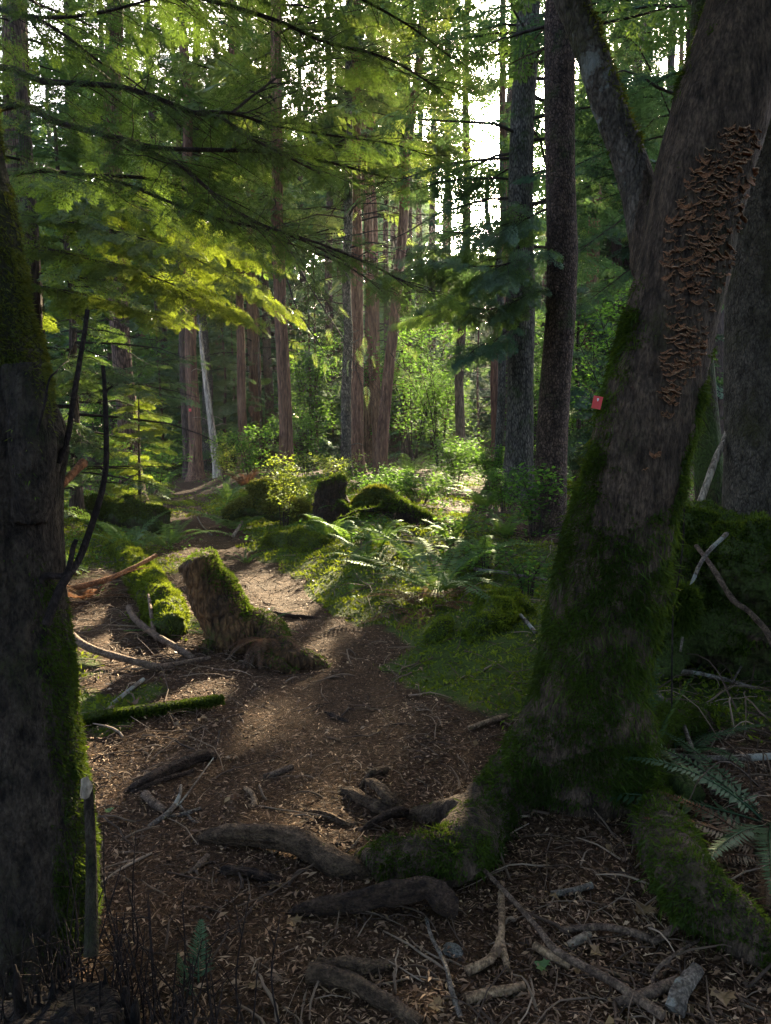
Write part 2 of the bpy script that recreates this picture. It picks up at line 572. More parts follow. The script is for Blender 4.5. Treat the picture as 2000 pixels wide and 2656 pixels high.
M['dead'] = bark('bleached dead wood', (.17, .125, .085), (.44, .36, .27), 14, .07, crack=.45, bump=.6)
M['rotten'] = bark('rotten wood', (.014, .009, .006), (.06, .036, .022), 14, .25, crack=.6, bump=1.0)
M['rotten_shade'] = bark('shade-darkened rotten wood', (.005, .0035, .003), (.026, .016, .011), 16, .3, crack=.5, bump=1.0)  # darker copy of the rotten wood; the corner's shade is put into the colour
M['rotten_root'] = bark('dark root wood', (.018, .011, .008), (.085, .052, .033), 20, 1.6, crack=.12, bump=.9)
M['limb_lichen'] = bark('lichen-pale maple limb', (.05, .04, .03), (.16, .13, .10), 20, .45, moss=.45, moss_c=(.05, .05, .02), crack=.35, bump=.9, lichen=.3)
M['stump'] = bark('mossy stump wood', (.03, .017, .009), (.16, .085, .035), 11, .3, crack=.5, bump=.9, moss=.25)
M['snag'] = bark('mossy snag bark', (.014, .010, .008), (.085, .064, .046), 26, .5, crack=.15, bump=1.0, moss=.5, moss_c=(.022, .03, .009))
M['log'] = bark('mossy log bark', (.02, .014, .009), (.08, .05, .03), 11, .5, crack=.5, moss=.75)
M['root'] = bark('worn root wood', (.04, .025, .015), (.17, .11, .066), 20, 1.6, crack=.12, bump=.9)
M['branch'] = bark('dark branch bark', (.018, .012, .009), (.05, .036, .027), 25, .6, crack=.3, bump=.4)
M['stick'] = bark('fallen stick bark', (.06, .038, .026), (.19, .13, .09), 30, .7, crack=.3, bump=.5)
M['stick_grey'] = bark('grey fallen stick bark', (.06, .047, .036), (.21, .175, .14), 30, .7, crack=.3, bump=.5, lichen=.3)
M['stick_pale'] = bark('peeled stick wood', (.13, .08, .045), (.36, .24, .14), 24, .5, crack=.3, bump=.4)
M['stick_red'] = bark('red rotten branch', (.16, .06, .025), (.36, .15, .06), 24, .5, crack=.4, bump=.5)
M['shoot'] = bark('dark shoot bark', (.012, .008, .007), (.035, .024, .02), 30, .6, crack=.3, bump=.4)
M['fungus'] = bark('shelf fungus', (.09, .038, .017), (.27, .12, .055), 30, 1, crack=.15, bump=.3)
M['fungus_rim'] = bark('pale fungus rim', (.2, .11, .06), (.42, .27, .16), 40, 1, crack=.1, bump=.2)
M['moss_floor'] = leaf('bright floor moss', [(.028, .036, .005), (.055, .085, .007), (.10, .14, .012), (.17, .19, .022)], (.16, .20, .014), .35, .008, 2.5)
M['moss'] = leaf('moss', [(.02, .017, .006), (.016, .03, .004), (.035, .06, .008), (.08, .115, .015)], (.10, .15, .012), .3, .01, 3.0)
M['moss_gold'] = leaf('golden moss', [(.03, .04, .006), (.075, .09, .014), (.13, .14, .026)], (.15, .16, .015), .3, .02, 3.0)
M['hemlock_shade'] = leaf('shade-darkened hemlock needles', [(.010, .022, .008), (.024, .045, .013), (.048, .075, .02)], (.10, .165, .022), .42, .03, 1.0)  # same needles, darker and less translucent: shade of the front boughs in the colour
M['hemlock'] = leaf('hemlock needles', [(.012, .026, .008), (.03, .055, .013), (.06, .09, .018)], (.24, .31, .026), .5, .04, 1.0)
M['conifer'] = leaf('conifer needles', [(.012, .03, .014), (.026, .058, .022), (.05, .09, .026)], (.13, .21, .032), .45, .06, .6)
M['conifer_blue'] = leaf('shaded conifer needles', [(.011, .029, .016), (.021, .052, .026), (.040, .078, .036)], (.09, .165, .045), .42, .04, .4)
M['cedar_leaf'] = leaf('cedar scale leaves', [(.014, .032, .012), (.032, .062, .018), (.065, .095, .026)], (.17, .23, .03), .45, .10, .8, .35)
M['broad'] = leaf('broad leaves', [(.016, .045, .012), (.034, .082, .019), (.062, .112, .026)], (.14, .28, .03), .55, .018, .8)
M['broad_yellow'] = leaf('yellow green leaves', [(.04, .07, .01), (.08, .12, .016), (.13, .16, .022)], (.3, .38, .03), .55, .06, .8)
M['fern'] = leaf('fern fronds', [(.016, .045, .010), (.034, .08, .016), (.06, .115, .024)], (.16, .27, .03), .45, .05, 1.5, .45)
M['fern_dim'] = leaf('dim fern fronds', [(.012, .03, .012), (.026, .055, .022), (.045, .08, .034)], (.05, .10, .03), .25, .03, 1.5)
M['fern_pale'] = leaf('pale fern fronds', [(.02, .045, .024), (.045, .09, .05), (.08, .14, .085)], (.06, .12, .05), .25, .03, 1.5)  # paler, bluer green for the ferns at the front edge
M['fern_dead'] = leaf('dead fern fronds', [(.035, .016, .009), (.08, .035, .018), (.15, .068, .034)], (.16, .065, .025), .3, .03, 2.0)
M['litter'] = litter_mat('needle and chip litter', [(.012, .0075, .0045), (.048, .027, .0145), (.108, .063, .036), (.2, .122, .07), (.46, .32, .2)])
M['twigs'] = litter_mat('fallen twigs', [(.02, .013, .009), (.06, .038, .025), (.13, .09, .06), (.27, .2, .14)])
M['leaves'] = litter_mat('fallen leaves', [(.035, .02, .01), (.085, .05, .022), (.15, .095, .042), (.25, .165, .075)], .6)
M['green_leaf'] = leaf('fallen green leaf', [(.05, .1, .03), (.09, .16, .04)], (.12, .2, .04), .3)
M['stone'] = bark('grey stone', (.05, .05, .042), (.15, .145, .125), 40, 1, crack=.05, bump=.4)
M['red'] = plain('red trail paint', (.62, .028, .024), .45)
M['nail'] = plain('galvanised nail', (.7, .68, .62), .35)
#@@SETTING
# ------------------------------------------------------------------ ground, path
def moss_mask(x, y):
    """where moss carpets the ground: 0..1"""
    x, y = np.broadcast_arrays(np.asarray(x, float), np.asarray(y, float))
    d = x - path_x(y)
    w_ = path_w(y)
    P = np.stack([x, y, 0*x], -1)
    n = fbm(P*1.1, 4, 41)
    n2 = fbm(P*2.2, 3, 44)
    r = sm(-.05, .4, d - w_*.85 + .45*n2 + .15*n)*sm(2.9, 4.3, y)*(1 - sm(13, 22, y))*sm(4.5, 2.2, d)
    l = sm(.05, .5, -d - w_*.9 + .4*n2)*sm(6.0, 8.2, y)*(1-sm(14, 22, y))*.7
    l = np.maximum(l, .62*sm(.05, .4, fbm(P*1.3, 4, 46))*sm(.1, .6, -d - w_*.6)*sm(2.6, 3.4, y)*(1 - sm(6.5, 8, y)))
    far = sm(9.5, 12, y)*(1-sm(20, 30, y))*.35
    m = np.maximum(np.maximum(r, l), far)
    rr = sm(1.35, 1.8, x)*sm(2.6, 3.4, y)*.35
    return np.clip(np.maximum(m, rr)*(1.0 + .9*n) + .12*n, 0, 1)

def axis(lo, hi, fine, a, b, growth=1.13):
    g = list(np.arange(a, b, fine))
    s, x = fine, b
    while x < hi:
        g.append(x); s *= growth; x += s
    g.append(hi)
    s, x = fine, a
    while x > lo:
        s *= growth; x -= s; g.insert(0, max(x, lo))
    return np.unique(np.array(g))
gx, gy = axis(-160, 160, .035, -3.2, 3.2), axis(-25, 260, .035, 1.1, 10.5)
X, Yg = np.meshgrid(gx, gy)
Zg = ground_z(X, Yg)
mb = MB()
nx, ny = len(gx), len(gy)
i, j = np.meshgrid(np.arange(nx-1), np.arange(ny-1))
k = (j*nx + i).ravel()
mb.add(np.stack([X, Yg, Zg], -1).reshape(-1, 3), np.stack([k, k+1, k+nx+1, k+nx], -1))
go = stuff('ground', mb, M['ground'], 'brown forest floor of soil and needle litter with mossy patches', 'forest floor', 'structure')
a_ = go.data.attributes.new('moss', 'FLOAT', 'POINT')
a_.data.foreach_set('value', moss_mask(X, Yg).ravel().astype(np.float32))

ys = np.concatenate([np.arange(1.0, 11, .05), np.arange(11, 34, .15)])
us = np.linspace(-1, 1, 31)
Yp, Up = np.meshgrid(ys, us, indexing='ij')
Xp = path_x(Yp) + Up*path_w(Yp)*(.88 + .22*fbm(np.stack([np.sign(Up)*3.1, Yp*1.6, 0*Yp], -1), 3, 51))
Zp = ground_z(Xp, Yp) + .009 - .035*sm(.72, 1.0, np.abs(Up) + .18*fbm(np.stack([Xp*2.5, Yp*2.5, 0*Yp], -1), 3, 52))
nx, ny = len(us), len(ys)
i, j = np.meshgrid(np.arange(nx-1), np.arange(ny-1))
k = (j*nx + i).ravel()
mb = MB().add(np.stack([Xp, Yp, Zp], -1).reshape(-1, 3), np.stack([k, k+1, k+nx+1, k+nx], -1))
stuff('path', mb, M['path'], 'trodden brown footpath winding back through the forest', 'path', 'structure')

# ------------------------------------------------------------------ litter, moss carpet, ground cover
def floor_points(n, x0, x1, y0, y1, power=1.0, rng=RNG):
    """more of them near the camera"""
    t = rng.random(n)**power
    y = y0 + (y1 - y0)*t
    half = .62*y + .4
    x = np.maximum(x0, -half) + (np.minimum(x1, half) - np.maximum(x0, -half))*rng.random(n)
    return x, y

def flat_bits(n, y1, power, L, W, lift, curl, rng=RNG):
    x, y = floor_points(n, -9, 9, 1.25, y1, power)
    keep = rng.random(n) > moss_mask(x, y)*.93
    x, y = x[keep], y[keep]; n = len(x)
    z = ground_z(x, y) + lift*rng.uniform(.4, 1.8, n)
    a = rng.uniform(0, 2*pi, n)
    D = nrm(np.stack([np.cos(a), np.sin(a), rng.normal(0, curl, n)], -1))
    S = nrm(np.cross(D, np.stack([rng.normal(0, .35, n), rng.normal(0, .35, n), np.ones(n)], -1)))
    return np.stack([x, y, z], -1), D, S, L*rng.lognormal(0, .45, n), W*rng.lognormal(0, .3, n)

mb = MB()
B, D, S, L_, W_ = flat_bits(130000, 9, 1.4, .017, .0022, .010, .18)
mb.add(*rhombi(B, D, S, L_, W_))
B, D, S, L_, W_ = flat_bits(30000, 12, 1.4, .024, .0034, .012, .2)
mb.add(*rhombi(B, D, S, L_, W_, .5, np.array([0, 0, .003])))
B, D, S, L_, W_ = flat_bits(14000, 16, 1.2, .024, .0055, .014, .3)
mb.add(*rhombi(B, D, S, L_, W_, .45, np.array([0, 0, .006])))
stuff('forest_litter', mb, M['litter'], 'brown needles, bark chips and leaf scraps covering the forest floor', 'forest litter')

def bent_tubes(P0, A, L, R, bend, up, nseg=5, sides=4, rng=RNG):
    """many thin bent twigs at once"""
    n = len(P0)
    t = np.linspace(0, 1, nseg)
    ang = A[:, None] + bend[:, None]*(t[None] - .5) + rng.normal(0, .14, (n, nseg))
    step = L[:, None]/(nseg-1)
    dx = np.cumsum(np.cos(ang)*step, 1); dy = np.cumsum(np.sin(ang)*step, 1)
    x = P0[:, 0:1] + dx - dx[:, :1]; y = P0[:, 1:2] + dy - dy[:, :1]
    z = ground_z(x, y) + R[:, None]*1.1 + up[:, None]*np.sin(t[None]*pi)*1.0 + up[:, None]*t[None]
    C = np.stack([x, y, z], -1)
    T = nrm(np.gradient(C, axis=1))
    Nn = nrm(np.cross(T, np.array([0, 0, 1.]))); Bn = np.cross(T, Nn)
    th = np.linspace(0, 2*pi, sides, endpoint=False)
    r = R[:, None]*(1 - .55*t[None])
    V = C[:, :, None] + (Nn[:, :, None]*np.cos(th)[:, None] + Bn[:, :, None]*np.sin(th)[:, None])*r[..., None, None]
    base = (np.arange(n)*nseg*sides)[:, None, None]
    i = (np.arange(nseg-1)*sides)[None, :, None]; j = np.arange(sides)[None, None]; k = ((np.arange(sides)+1) % sides)[None, None]
    Fq = np.stack([base+i+j, base+i+k, base+i+sides+k, base+i+sides+j], -1).reshape(-1, 4)
    return V.reshape(-1, 3), Fq

mb = MB()
n = 5200
x, y = floor_points(n, -9, 9, 1.3, 11, 1.25)
onp = np.abs(x - path_x(y))/path_w(y)
kp = RNG.random(n) < np.where(onp < .8, .45, 1)*(1 - .6*moss_mask(x, y)); x, y = x[kp], y[kp]; n = len(x)
mb.add(*bent_tubes(np.stack([x, y, 0*x], -1), RNG.uniform(0, 2*pi, n), RNG.lognormal(-1.95, .6, n), RNG.lognormal(-6.0, .42, n), RNG.normal(0, .5, n), np.abs(RNG.normal(0, .012, n))))
n = 620
x, y = floor_points(n, -6, 7, 1.3, 9, 1.15)
mb.add(*bent_tubes(np.stack([x, y, 0*x], -1), RNG.uniform(0, 2*pi, n), RNG.lognormal(-1.65, .4, n), RNG.lognormal(-5.45, .3, n), RNG.normal(0, .5, n), np.abs(RNG.normal(0, .012, n)), 6, 5))
n = 420                                             # tangle of dead twigs under the right bank
x = RNG.uniform(1.15, 4.0, n); y = RNG.uniform(2.6, 5.2, n)
mb.add(*bent_tubes(np.stack([x, y, 0*x], -1), RNG.uniform(0, 2*pi, n), RNG.lognormal(-1.0, .5, n), RNG.lognormal(-5.7, .4, n), RNG.normal(0, .4, n), np.abs(RNG.normal(0, .06, n)), 7))
n = 300                                             # brush at the foot of the left snag and round the fallen logs
x = RNG.uniform(-3.5, -1.2, n); y = RNG.uniform(3.2, 8, n)
mb.add(*bent_tubes(np.stack([x, y, 0*x], -1), RNG.uniform(0, 2*pi, n), RNG.lognormal(-1.3, .5, n), RNG.lognormal(-5.9, .4, n), RNG.normal(0, .4, n), np.abs(RNG.normal(0, .04, n)), 7))
n = 350
x = RNG.uniform(-.3, 3.2, n); y = RNG.uniform(5.5, 11, n)
mb.add(*bent_tubes(np.stack([x, y, 0*x], -1), RNG.uniform(0, 2*pi, n), RNG.lognormal(-1.0, .5, n), RNG.lognormal(-5.7, .4, n), RNG.normal(0, .4, n), np.abs(RNG.normal(0, .06, n)), 7))
stuff('twig_litter', mb, M['twigs'], 'thin broken twigs scattered over the forest floor', 'twigs')

n = 800
x, y = floor_points(n, -7, 7, 1.3, 11, 1.1)
kp = RNG.random(n) < np.where(np.abs(x - path_x(y))/path_w(y) < .7, .35, 1); x, y = x[kp], y[kp]; n = len(x)
a = RNG.uniform(0, 2*pi, n)
D = nrm(np.stack([np.cos(a), np.sin(a), RNG.normal(0, .25, n)], -1)); S = nrm(np.cross(D, np.stack([RNG.normal(0, .4, n), RNG.normal(0, .4, n), np.ones(n)], -1)))
mb = MB().add(*rhombi(np.stack([x, y, ground_z(x, y)+.012], -1), D, S, RNG.uniform(.02, .05, n), RNG.uniform(.006, .016, n), .5, np.stack([0*x, 0*x, RNG.uniform(.0, .015, n)], -1)))
stuff('fallen_leaves', mb, M['leaves'], 'small dry brown leaves lying among the litter', 'dead leaves')

mb = MB()
n = 150000
x, y = floor_points(n, -7, 8, 2.6, 17, .95)
kp = RNG.random(n) < sm(.3, .6, moss_mask(x, y)); x, y = x[kp], y[kp]; n = len(x)
Pm = np.stack([x, y, ground_z(x, y)], -1)
lump = np.clip(fbm(Pm*3.0, 4, 61)*.16 + .01, -.01, .12)
Pm[:, 2] += lump*RNG.uniform(.55, 1, n)
big = 1 + .10*np.clip(y-5, 0, 8)
D = nrm(np.stack([RNG.normal(0, .8, n), RNG.normal(0, .8, n), RNG.uniform(.25, 1, n)], -1)); S = nrm(np.cross(D, rand_dirs(n)))
mb.add(*rhombi(Pm, D, S, RNG.uniform(.018, .05, n)*big, RNG.uniform(.004, .009, n)*big))
stuff('moss_carpet', mb, M['moss_floor'], 'bright green feathery moss carpeting the bank along the path', 'moss')

def leafy(P, n_each, spread, h, size, rng=RNG):
    """leaves floating on short stems over points P"""
    k = np.repeat(np.arange(len(P)), n_each)
    n = len(k)
    c = P[k] + np.stack([rng.normal(0, spread, n), rng.normal(0, spread, n), rng.uniform(.15, 1, n)*np.repeat(h, n_each)], -1)
    a = rng.uniform(0, 2*pi, n)
    D = nrm(np.stack([np.cos(a), np.sin(a), rng.normal(-.1, .35, n)], -1)); S = nrm(np.cross(D, np.stack([rng.normal(0, .4, n), rng.normal(0, .4, n), np.ones(n)], -1)))
    L = size*rng.uniform(.6, 1.3, n)
    return rhombi(c, D, S, L, L*rng.uniform(.28, .42, n), .45, np.stack([0*L, 0*L, -L*.08], -1))

mb = MB()
n = 7000
y = 6.5 + 36*RNG.random(n)**1.35
x = RNG.uniform(-1, 1, n)*(.62*y + 1)
d = x - path_x(y)
dens = np.where(d > 0, sm(.9, 2.0, d/path_w(y))*np.where((y < 8.5) & (x < 1.2), .12, 1), sm(1.1, 2.2, -d/path_w(y))*np.where(y < 9, .25, .8))
dens = dens*np.where(y < 11.5, .45, 1)*np.clip(.6 + fbm(np.stack([x*.5, y*.5, 0*x], -1), 3, 71), .05, 1)
kp = RNG.random(n) < dens; x, y = x[kp], y[kp]
Pg = np.stack([x, y, ground_z(x, y)], -1)
hh = (.05 + .25*RNG.random(len(x))**1.8*(.3 + .7*sm(9, 15, y)))*(1 + .05*np.clip(y - 9, 0, 25))
mb.add(*leafy(Pg, 13, .14, hh, .06))
stuff('ground_cover', mb, M['broad'], 'low leafy plants covering the ground beyond the logs', 'ground cover')
#@@TREES
# ------------------------------------------------------------------ tree builders
def px_x(px, Y):
    return (px - 1000)/F*Y*cos(PITCH)*1.0

def branch_set(O, az, L, s0, droop, m, tmpl, spread_yaw=(32, 66), size=.55, smax=.9, smin=.22, sd=.15, t0=.18, rng=RNG, cull=True, wood_r=.0, thin=1.0):
    """branches of a conifer: sprays (leaves) and wood"""
    n = len(O)
    leaves, wood = MB(), MB()
    t = t0 + (1 - t0)*(np.arange(m)[None] + rng.random((n, m)))/m
    dx = np.stack([np.cos(az), np.sin(az), 0*az], -1)
    def pos(tt):
        r = L[:, None]*tt
        return O[:, None] + dx[:, None]*r[..., None] + np.stack([0*r, 0*r, s0[:, None]*r - droop[:, None]*L[:, None]*tt**2], -1)
    Pp = pos(t)
    slope = s0[:, None] - 2*droop[:, None]*t
    sg = np.where((np.arange(m)[None] + rng.integers(0, 2, (n, 1))) % 2 == 0, 1, -1)
    yaw = sg*np.radians(rng.uniform(*spread_yaw, (n, m)))*(1 - .85*t**5)
    a = az[:, None] + yaw
    X = np.stack([np.cos(a), np.sin(a), slope*.6 - sd*rng.uniform(.3, 1.6, (n, m))], -1)
    Nn = np.stack([rng.normal(0, .4, (n, m)), rng.normal(0, .4, (n, m)), np.ones((n, m))], -1)
    S = np.clip(size*L[:, None]*(1.12 - .7*t), smin, smax)*rng.uniform(.75, 1.2, (n, m))
    Pp, X, Nn, S = Pp.reshape(-1, 3), X.reshape(-1, 3), Nn.reshape(-1, 3), S.ravel()
    keep = rng.random(len(Pp)) < thin
    if cull:
        ax_ = nrm(X)*S[:, None]
        keep &= ~((lit(Pp + ax_*.2) | lit(Pp + ax_*.6) | lit(Pp + ax_)) & (rng.random(len(Pp)) > .05))
    Pp, X, Nn, S = Pp[keep], X[keep], Nn[keep], S[keep]
    h = len(Pp)//2
    for sl, T in ((slice(0, h), tmpl[0]), (slice(h, None), tmpl[1])):
        if len(Pp[sl]): leaves.add(*stamp(T[0], T[1], Pp[sl], X[sl], Nn[sl], S[sl]))
    if wood_r:
        tt = np.linspace(0, 1, 6)[None].repeat(n, 0)
        C = pos(tt)
        C[:, 1:] += rng.normal(0, .012, C[:, 1:].shape)*L[:, None, None]
        Tn = nrm(np.gradient(C, axis=1)); N1 = nrm(np.cross(Tn, [0, 0, 1.])); N2 = np.cross(Tn, N1)
        th = np.linspace(0, 2*pi, 5, endpoint=False)
        r = wood_r*np.clip(L, .5, 4)[:, None]*(1 - .8*tt)
        V = C[:, :, None] + (N1[:, :, None]*np.cos(th)[:, None] + N2[:, :, None]*np.sin(th)[:, None])*r[..., None, None]
        base = (np.arange(n)*30)[:, None, None]; i = (np.arange(5)*5)[None, :, None]; j = np.arange(5)[None, None]; k = ((np.arange(5)+1) % 5)[None, None]
        wood.add(V.reshape(-1, 3), np.stack([base+i+j, base+i+k, base+i+5+k, base+i+5+j], -1).reshape(-1, 4))
    return leaves, wood

def trunk_tube(P0, r0, H, lean=(0, 0), seed=0, sides=16, top=.25, flare=.55, rough=.10, wob=.05, nseg=26):
    z = np.linspace(-.25, H, nseg)**1.0
    t = np.clip(z/H, 0, 1)
    z = np.where(z > 0, H*t**1.35, z); t = np.clip(z/H, 0, 1)
    rr = np.random.default_rng(seed)
    wx = fbm(np.stack([z*.35, 0*z + seed, 0*z], -1), 2, 81)*wob*np.clip(z, 0, 3)
    wy = fbm(np.stack([z*.35, 0*z + seed + 50, 0*z], -1), 2, 82)*wob*np.clip(z, 0, 3)
    C = np.stack([P0[0] + lean[0]*z + wx, P0[1] + lean[1]*z + wy, P0[2] + z], -1)
    R = r0*(1 - (1-top)*t)*(1 + flare*np.exp(-np.clip(z, -.3, None)/.35))
    return tube(C, R, sides, True, rough, 2.5/max(r0, .05)*.25, seed), C, R

def stub_tubes(C, R, zlo, zhi, n, rng, L=(.15, .6), r=.012):
    mb = MB()
    for _ in range(n):
        z = rng.uniform(zlo, zhi)
        k = np.argmin(np.abs(C[:, 2] - C[0, 2] - z))
        a = rng.uniform(0, 2*pi); l = rng.uniform(*L)
        p = np.array([np.interp(C[0, 2]+z, C[:, 2], C[:, q]) for q in range(3)])
        d = np.array([cos(a), sin(a), rng.uniform(-.25, .3)])
        pts = [p + d*R[k]*.6, p + d*(R[k] + l*.5) + [0, 0, .02], p + d*(R[k] + l) + [0, 0, rng.uniform(-.1, .08)]]
        join(mb, tube(spline(pts, 5), np.linspace(r, r*.4, 5)*rng.uniform(.6, 1.2), 5))
    return mb

def conifer(name, label, x, y, r0, H, bark_m, leaf_m, z0=4.5, z1=None, nb=60, blen=2.6, m=14, tmpl=None, lean=(0, 0), seed=0, group=None, cat='tree',
            s0=.15, droop=.28, sd=.2, stubs=0, size=.5, smax=.9, thin=1.0, az=None, top=.25, cull=True, wood=.011, extra=None, flare=.55, sides=16):
    rng = np.random.default_rng(seed + 1000)
    P0 = on(x, y)
    root = thing(name, label, cat, P0, group)
    tb, C, R = trunk_tube(P0, r0, H, lean, seed, sides, top, flare)
    if stubs:
        join(tb, stub_tubes(C, R, .8, z0 + 1.5, stubs, rng))
    part('trunk', tb, bark_m, root)
    z1 = z1 or H
    zz = z0 + (z1 - z0)*(np.arange(nb) + rng.random(nb))/nb
    a = rng.uniform(0, 2*pi, nb) if az is None else rng.uniform(az[0], az[1], nb)
    O = np.stack([np.interp(P0[2]+zz, C[:, 2], C[:, q]) for q in range(3)], -1)
    rel = (zz - z0)/max(H - z0, 1)
    L = blen*(1 - .8*rel)*rng.uniform(.55, 1.12, nb)*np.where(zz < z0 + .8, .8, 1)
    lv, wd = branch_set(O, a, L, s0*rng.uniform(.2, 1.6, nb), droop*rng.uniform(.6, 1.4, nb), m, tmpl or T_MID, size=size, smax=smax, sd=sd, rng=rng, cull=cull, wood_r=wood, thin=thin)
    for e in extra or ():
        l2, w2, bough = limb(*e[:2], rng=rng, **e[2]); join(lv, l2); join(wd, w2)
        part('bough', bough, M['branch'], root)
    if lv.n: two('crown', lv, wd, leaf_m, M['branch'], root)
    return root

def limb(pts, r, rng=RNG, tmpl=None, every=.08, blet=(.35, .9), sprays=6, sd=.25, size=.3, hang=.15, start=.12, density=.45, cull=False, plane=.35, yaw=(40, 80)):
    """one long bough through given points: wood, side branchlets and their sprays"""
    C = spline(pts, 28)
    Ltot = np.linalg.norm(np.diff(C, axis=0), axis=1).sum()
    r = r*.66
    wd = tube(C, r*np.linspace(1, .18, 28)**.8, 7, True, .12, 12, 3)
    n = max(4, int(Ltot/every))
    t = start + (1-start)*(np.arange(n) + rng.random(n))/n
    idx = t*27; i0 = np.minimum(idx.astype(int), 26); fr = (idx - i0)[:, None]
    O = C[i0]*(1-fr) + C[i0+1]*fr
    Tn = nrm(C[i0+1] - C[i0])
    az0 = np.arctan2(Tn[:, 1], Tn[:, 0])
    sg = np.where(np.arange(n) % 2 == 0, 1, -1)
    az = az0 + sg*np.radians(rng.uniform(*yaw, n))*(1 - .8*t**6)
    L = rng.uniform(*blet, n)*(1.1 - .65*t)*np.clip(.4 + 3*t, 0, 1)
    s0 = Tn[:, 2]*.5 + rng.normal(.02, plane*.5, n)
    lv, w2 = branch_set(O, az, L, s0, hang*rng.uniform(.4, 2, n)/1.0, sprays, tmpl or T_FINE, size=size/.6, smax=.36, smin=.12, sd=sd, t0=.15, rng=rng, cull=cull, wood_r=.0058, thin=density)
    return lv, w2, wd

def pxs(*pts):
    return np.array([at(*p) for p in pts])
#@@NEAR
# ------------------------------------------------------------------ the big leaning maple beside the path
YM = 2.92
tr = [(1490, 2290, YM, .26), (1495, 2150, YM, .25), (1492, 2000, YM, .235), (1522, 1800, YM, .225), (1553, 1650, YM, .222), (1583, 1500, YM, .22), (1613, 1350, YM, .207), (1648, 1200, YM, .197),
      (1688, 1050, YM, .188), (1725, 900, YM, .18), (1768, 700, YM, .177), (1812, 500, YM, .178), (1865, 300, YM, .178), (1965, 0, YM+.05, .182), (2080, -350, YM+.15, .18), (2200, -800, YM+.3, .16)]
C = spline([(*at(a, b, c), r) for a, b, c, r in tr], 70)
C[0, 2] = min(C[0, 2], float(ground_z(C[0, 0], C[0, 1])) - .12)
mb = MB()
join(mb, tube(C[:, :3], C[:, 3], 28))
limbC = spline([(*at(1705, 700, YM+.12), .10), (*at(1672, 570, YM+.20), .075), (*at(1640, 440, YM+.25), .072), (*at(1590, 300, YM+.28), .072), (*at(1535, 140, YM+.3), .07), (*at(1472, -30, YM+.35), .068), (*at(1400, -250, YM+.5), .066), (*at(1300, -600, YM+.8), .055)], 40)
join(mb, tube(limbC[:, :3], limbC[:, 3], 18))
def ground_root(pts, n=26):
    """(px, py, up, radius) -> tube along the ground"""
    q = []
    for px_, py_, up, r in pts:
        g = G(px_, py_); q.append((g[0], g[1], g[2] + up, r))
    c = spline(q, n)
    return tube(c[:, :3], c[:, 3], 14)
def to(p, r): return (*p, r)
def mixed(pts, n=26):
    c = spline(pts, n)
    return tube(c[:, :3], c[:, 3], 14)
g = lambda a, b, up=0: G(a, b, up)
join(mb, mixed([to(at(1440, 1880, YM-.02), .15), to(at(1340, 1995, YM-.02), .10), to(g(1240, 2085, .06), .066), to(g(1150, 2112, .035), .052), to(g(1060, 2125, -.015), .036)]))
join(mb, mixed([to(at(1450, 1900, YM-.02), .17), to(at(1360, 2010, YM-.06), .145), to(at(1275, 2100, YM-.15), .125), to(g(1185, 2215, .08), .105), to(g(1080, 2240, .062), .086), to(g(995, 2232, .045), .064), to(g(930, 2225, -.02), .03)]))
join(mb, mixed([to(at(1585, 1850, YM-.01), .165), to(at(1632, 2000, YM-.06), .135), to(at(1690, 2105, YM-.17), .115), to(g(1785, 2290, .09), .095), to(g(1885, 2390, .06), .08), to(g(1990, 2470, .02), .062), to(g(2120, 2560, -.03), .04)]))
join(mb, mixed([to(at(1495, 1880, YM), .22), to(at(1495, 2030, YM), .25), to(at(1490, 2170, YM+.08), .27)]))
join(mb, mixed([to(at(1560, 1900, YM+.1), .15), to(on(1.25, 3.3, .1), .13), to(on(1.7, 3.6, -.02), .08)]))
knob = at(1715, 1545, YM-.02)
join(mb, mixed([to(at(1660, 1540, YM), .06), to(knob, .05), to(knob + [.05, -.02, .02], .03)], 10))
V, Nn, Fq = fuse(mb, .011, 26)
nb_ = fbm(V*[5, 5, 2.2], 4, 91)*.018 + fbm(V*[16, 16, 9], 3, 92)*.007 + (.5-np.abs(fbm(V*[22, 22, 9], 4, 93)))*.008 + sm(.45, .2, V[:, 2])*(fbm(V*[10, 10, 22], 4, 94)*.018 - np.abs(fbm(V*[6, 24, 30], 3, 95))*.014)
V = V + Nn*nb_[:, None]
maple_base = on(C[8, 0], C[8, 1]) if False else on(float(at(1495, 2150, YM)[0]), YM)
maple = thing('leaning_maple', 'big mossy leaning maple with shelf fungi up its trunk beside the path', 'tree', maple_base)
o_ = part('trunk', MB().add(V, Fq), M['maple'], maple); o_.data.materials.append(M['limb_lichen'])
ctr = V[Fq].mean(1); ix = np.interp(ctr[:, 2], limbC[:, 2], limbC[:, 0]); tx = np.interp(ctr[:, 2], C[:, 2], C[:, 0])
o_.data.polygons.foreach_set('material_index', ((ctr[:, 2] > limbC[4, 2]) & (np.abs(ctr[:, 0] - ix) < .11) & (ctr[:, 0] < tx - .185)).astype(np.int32))

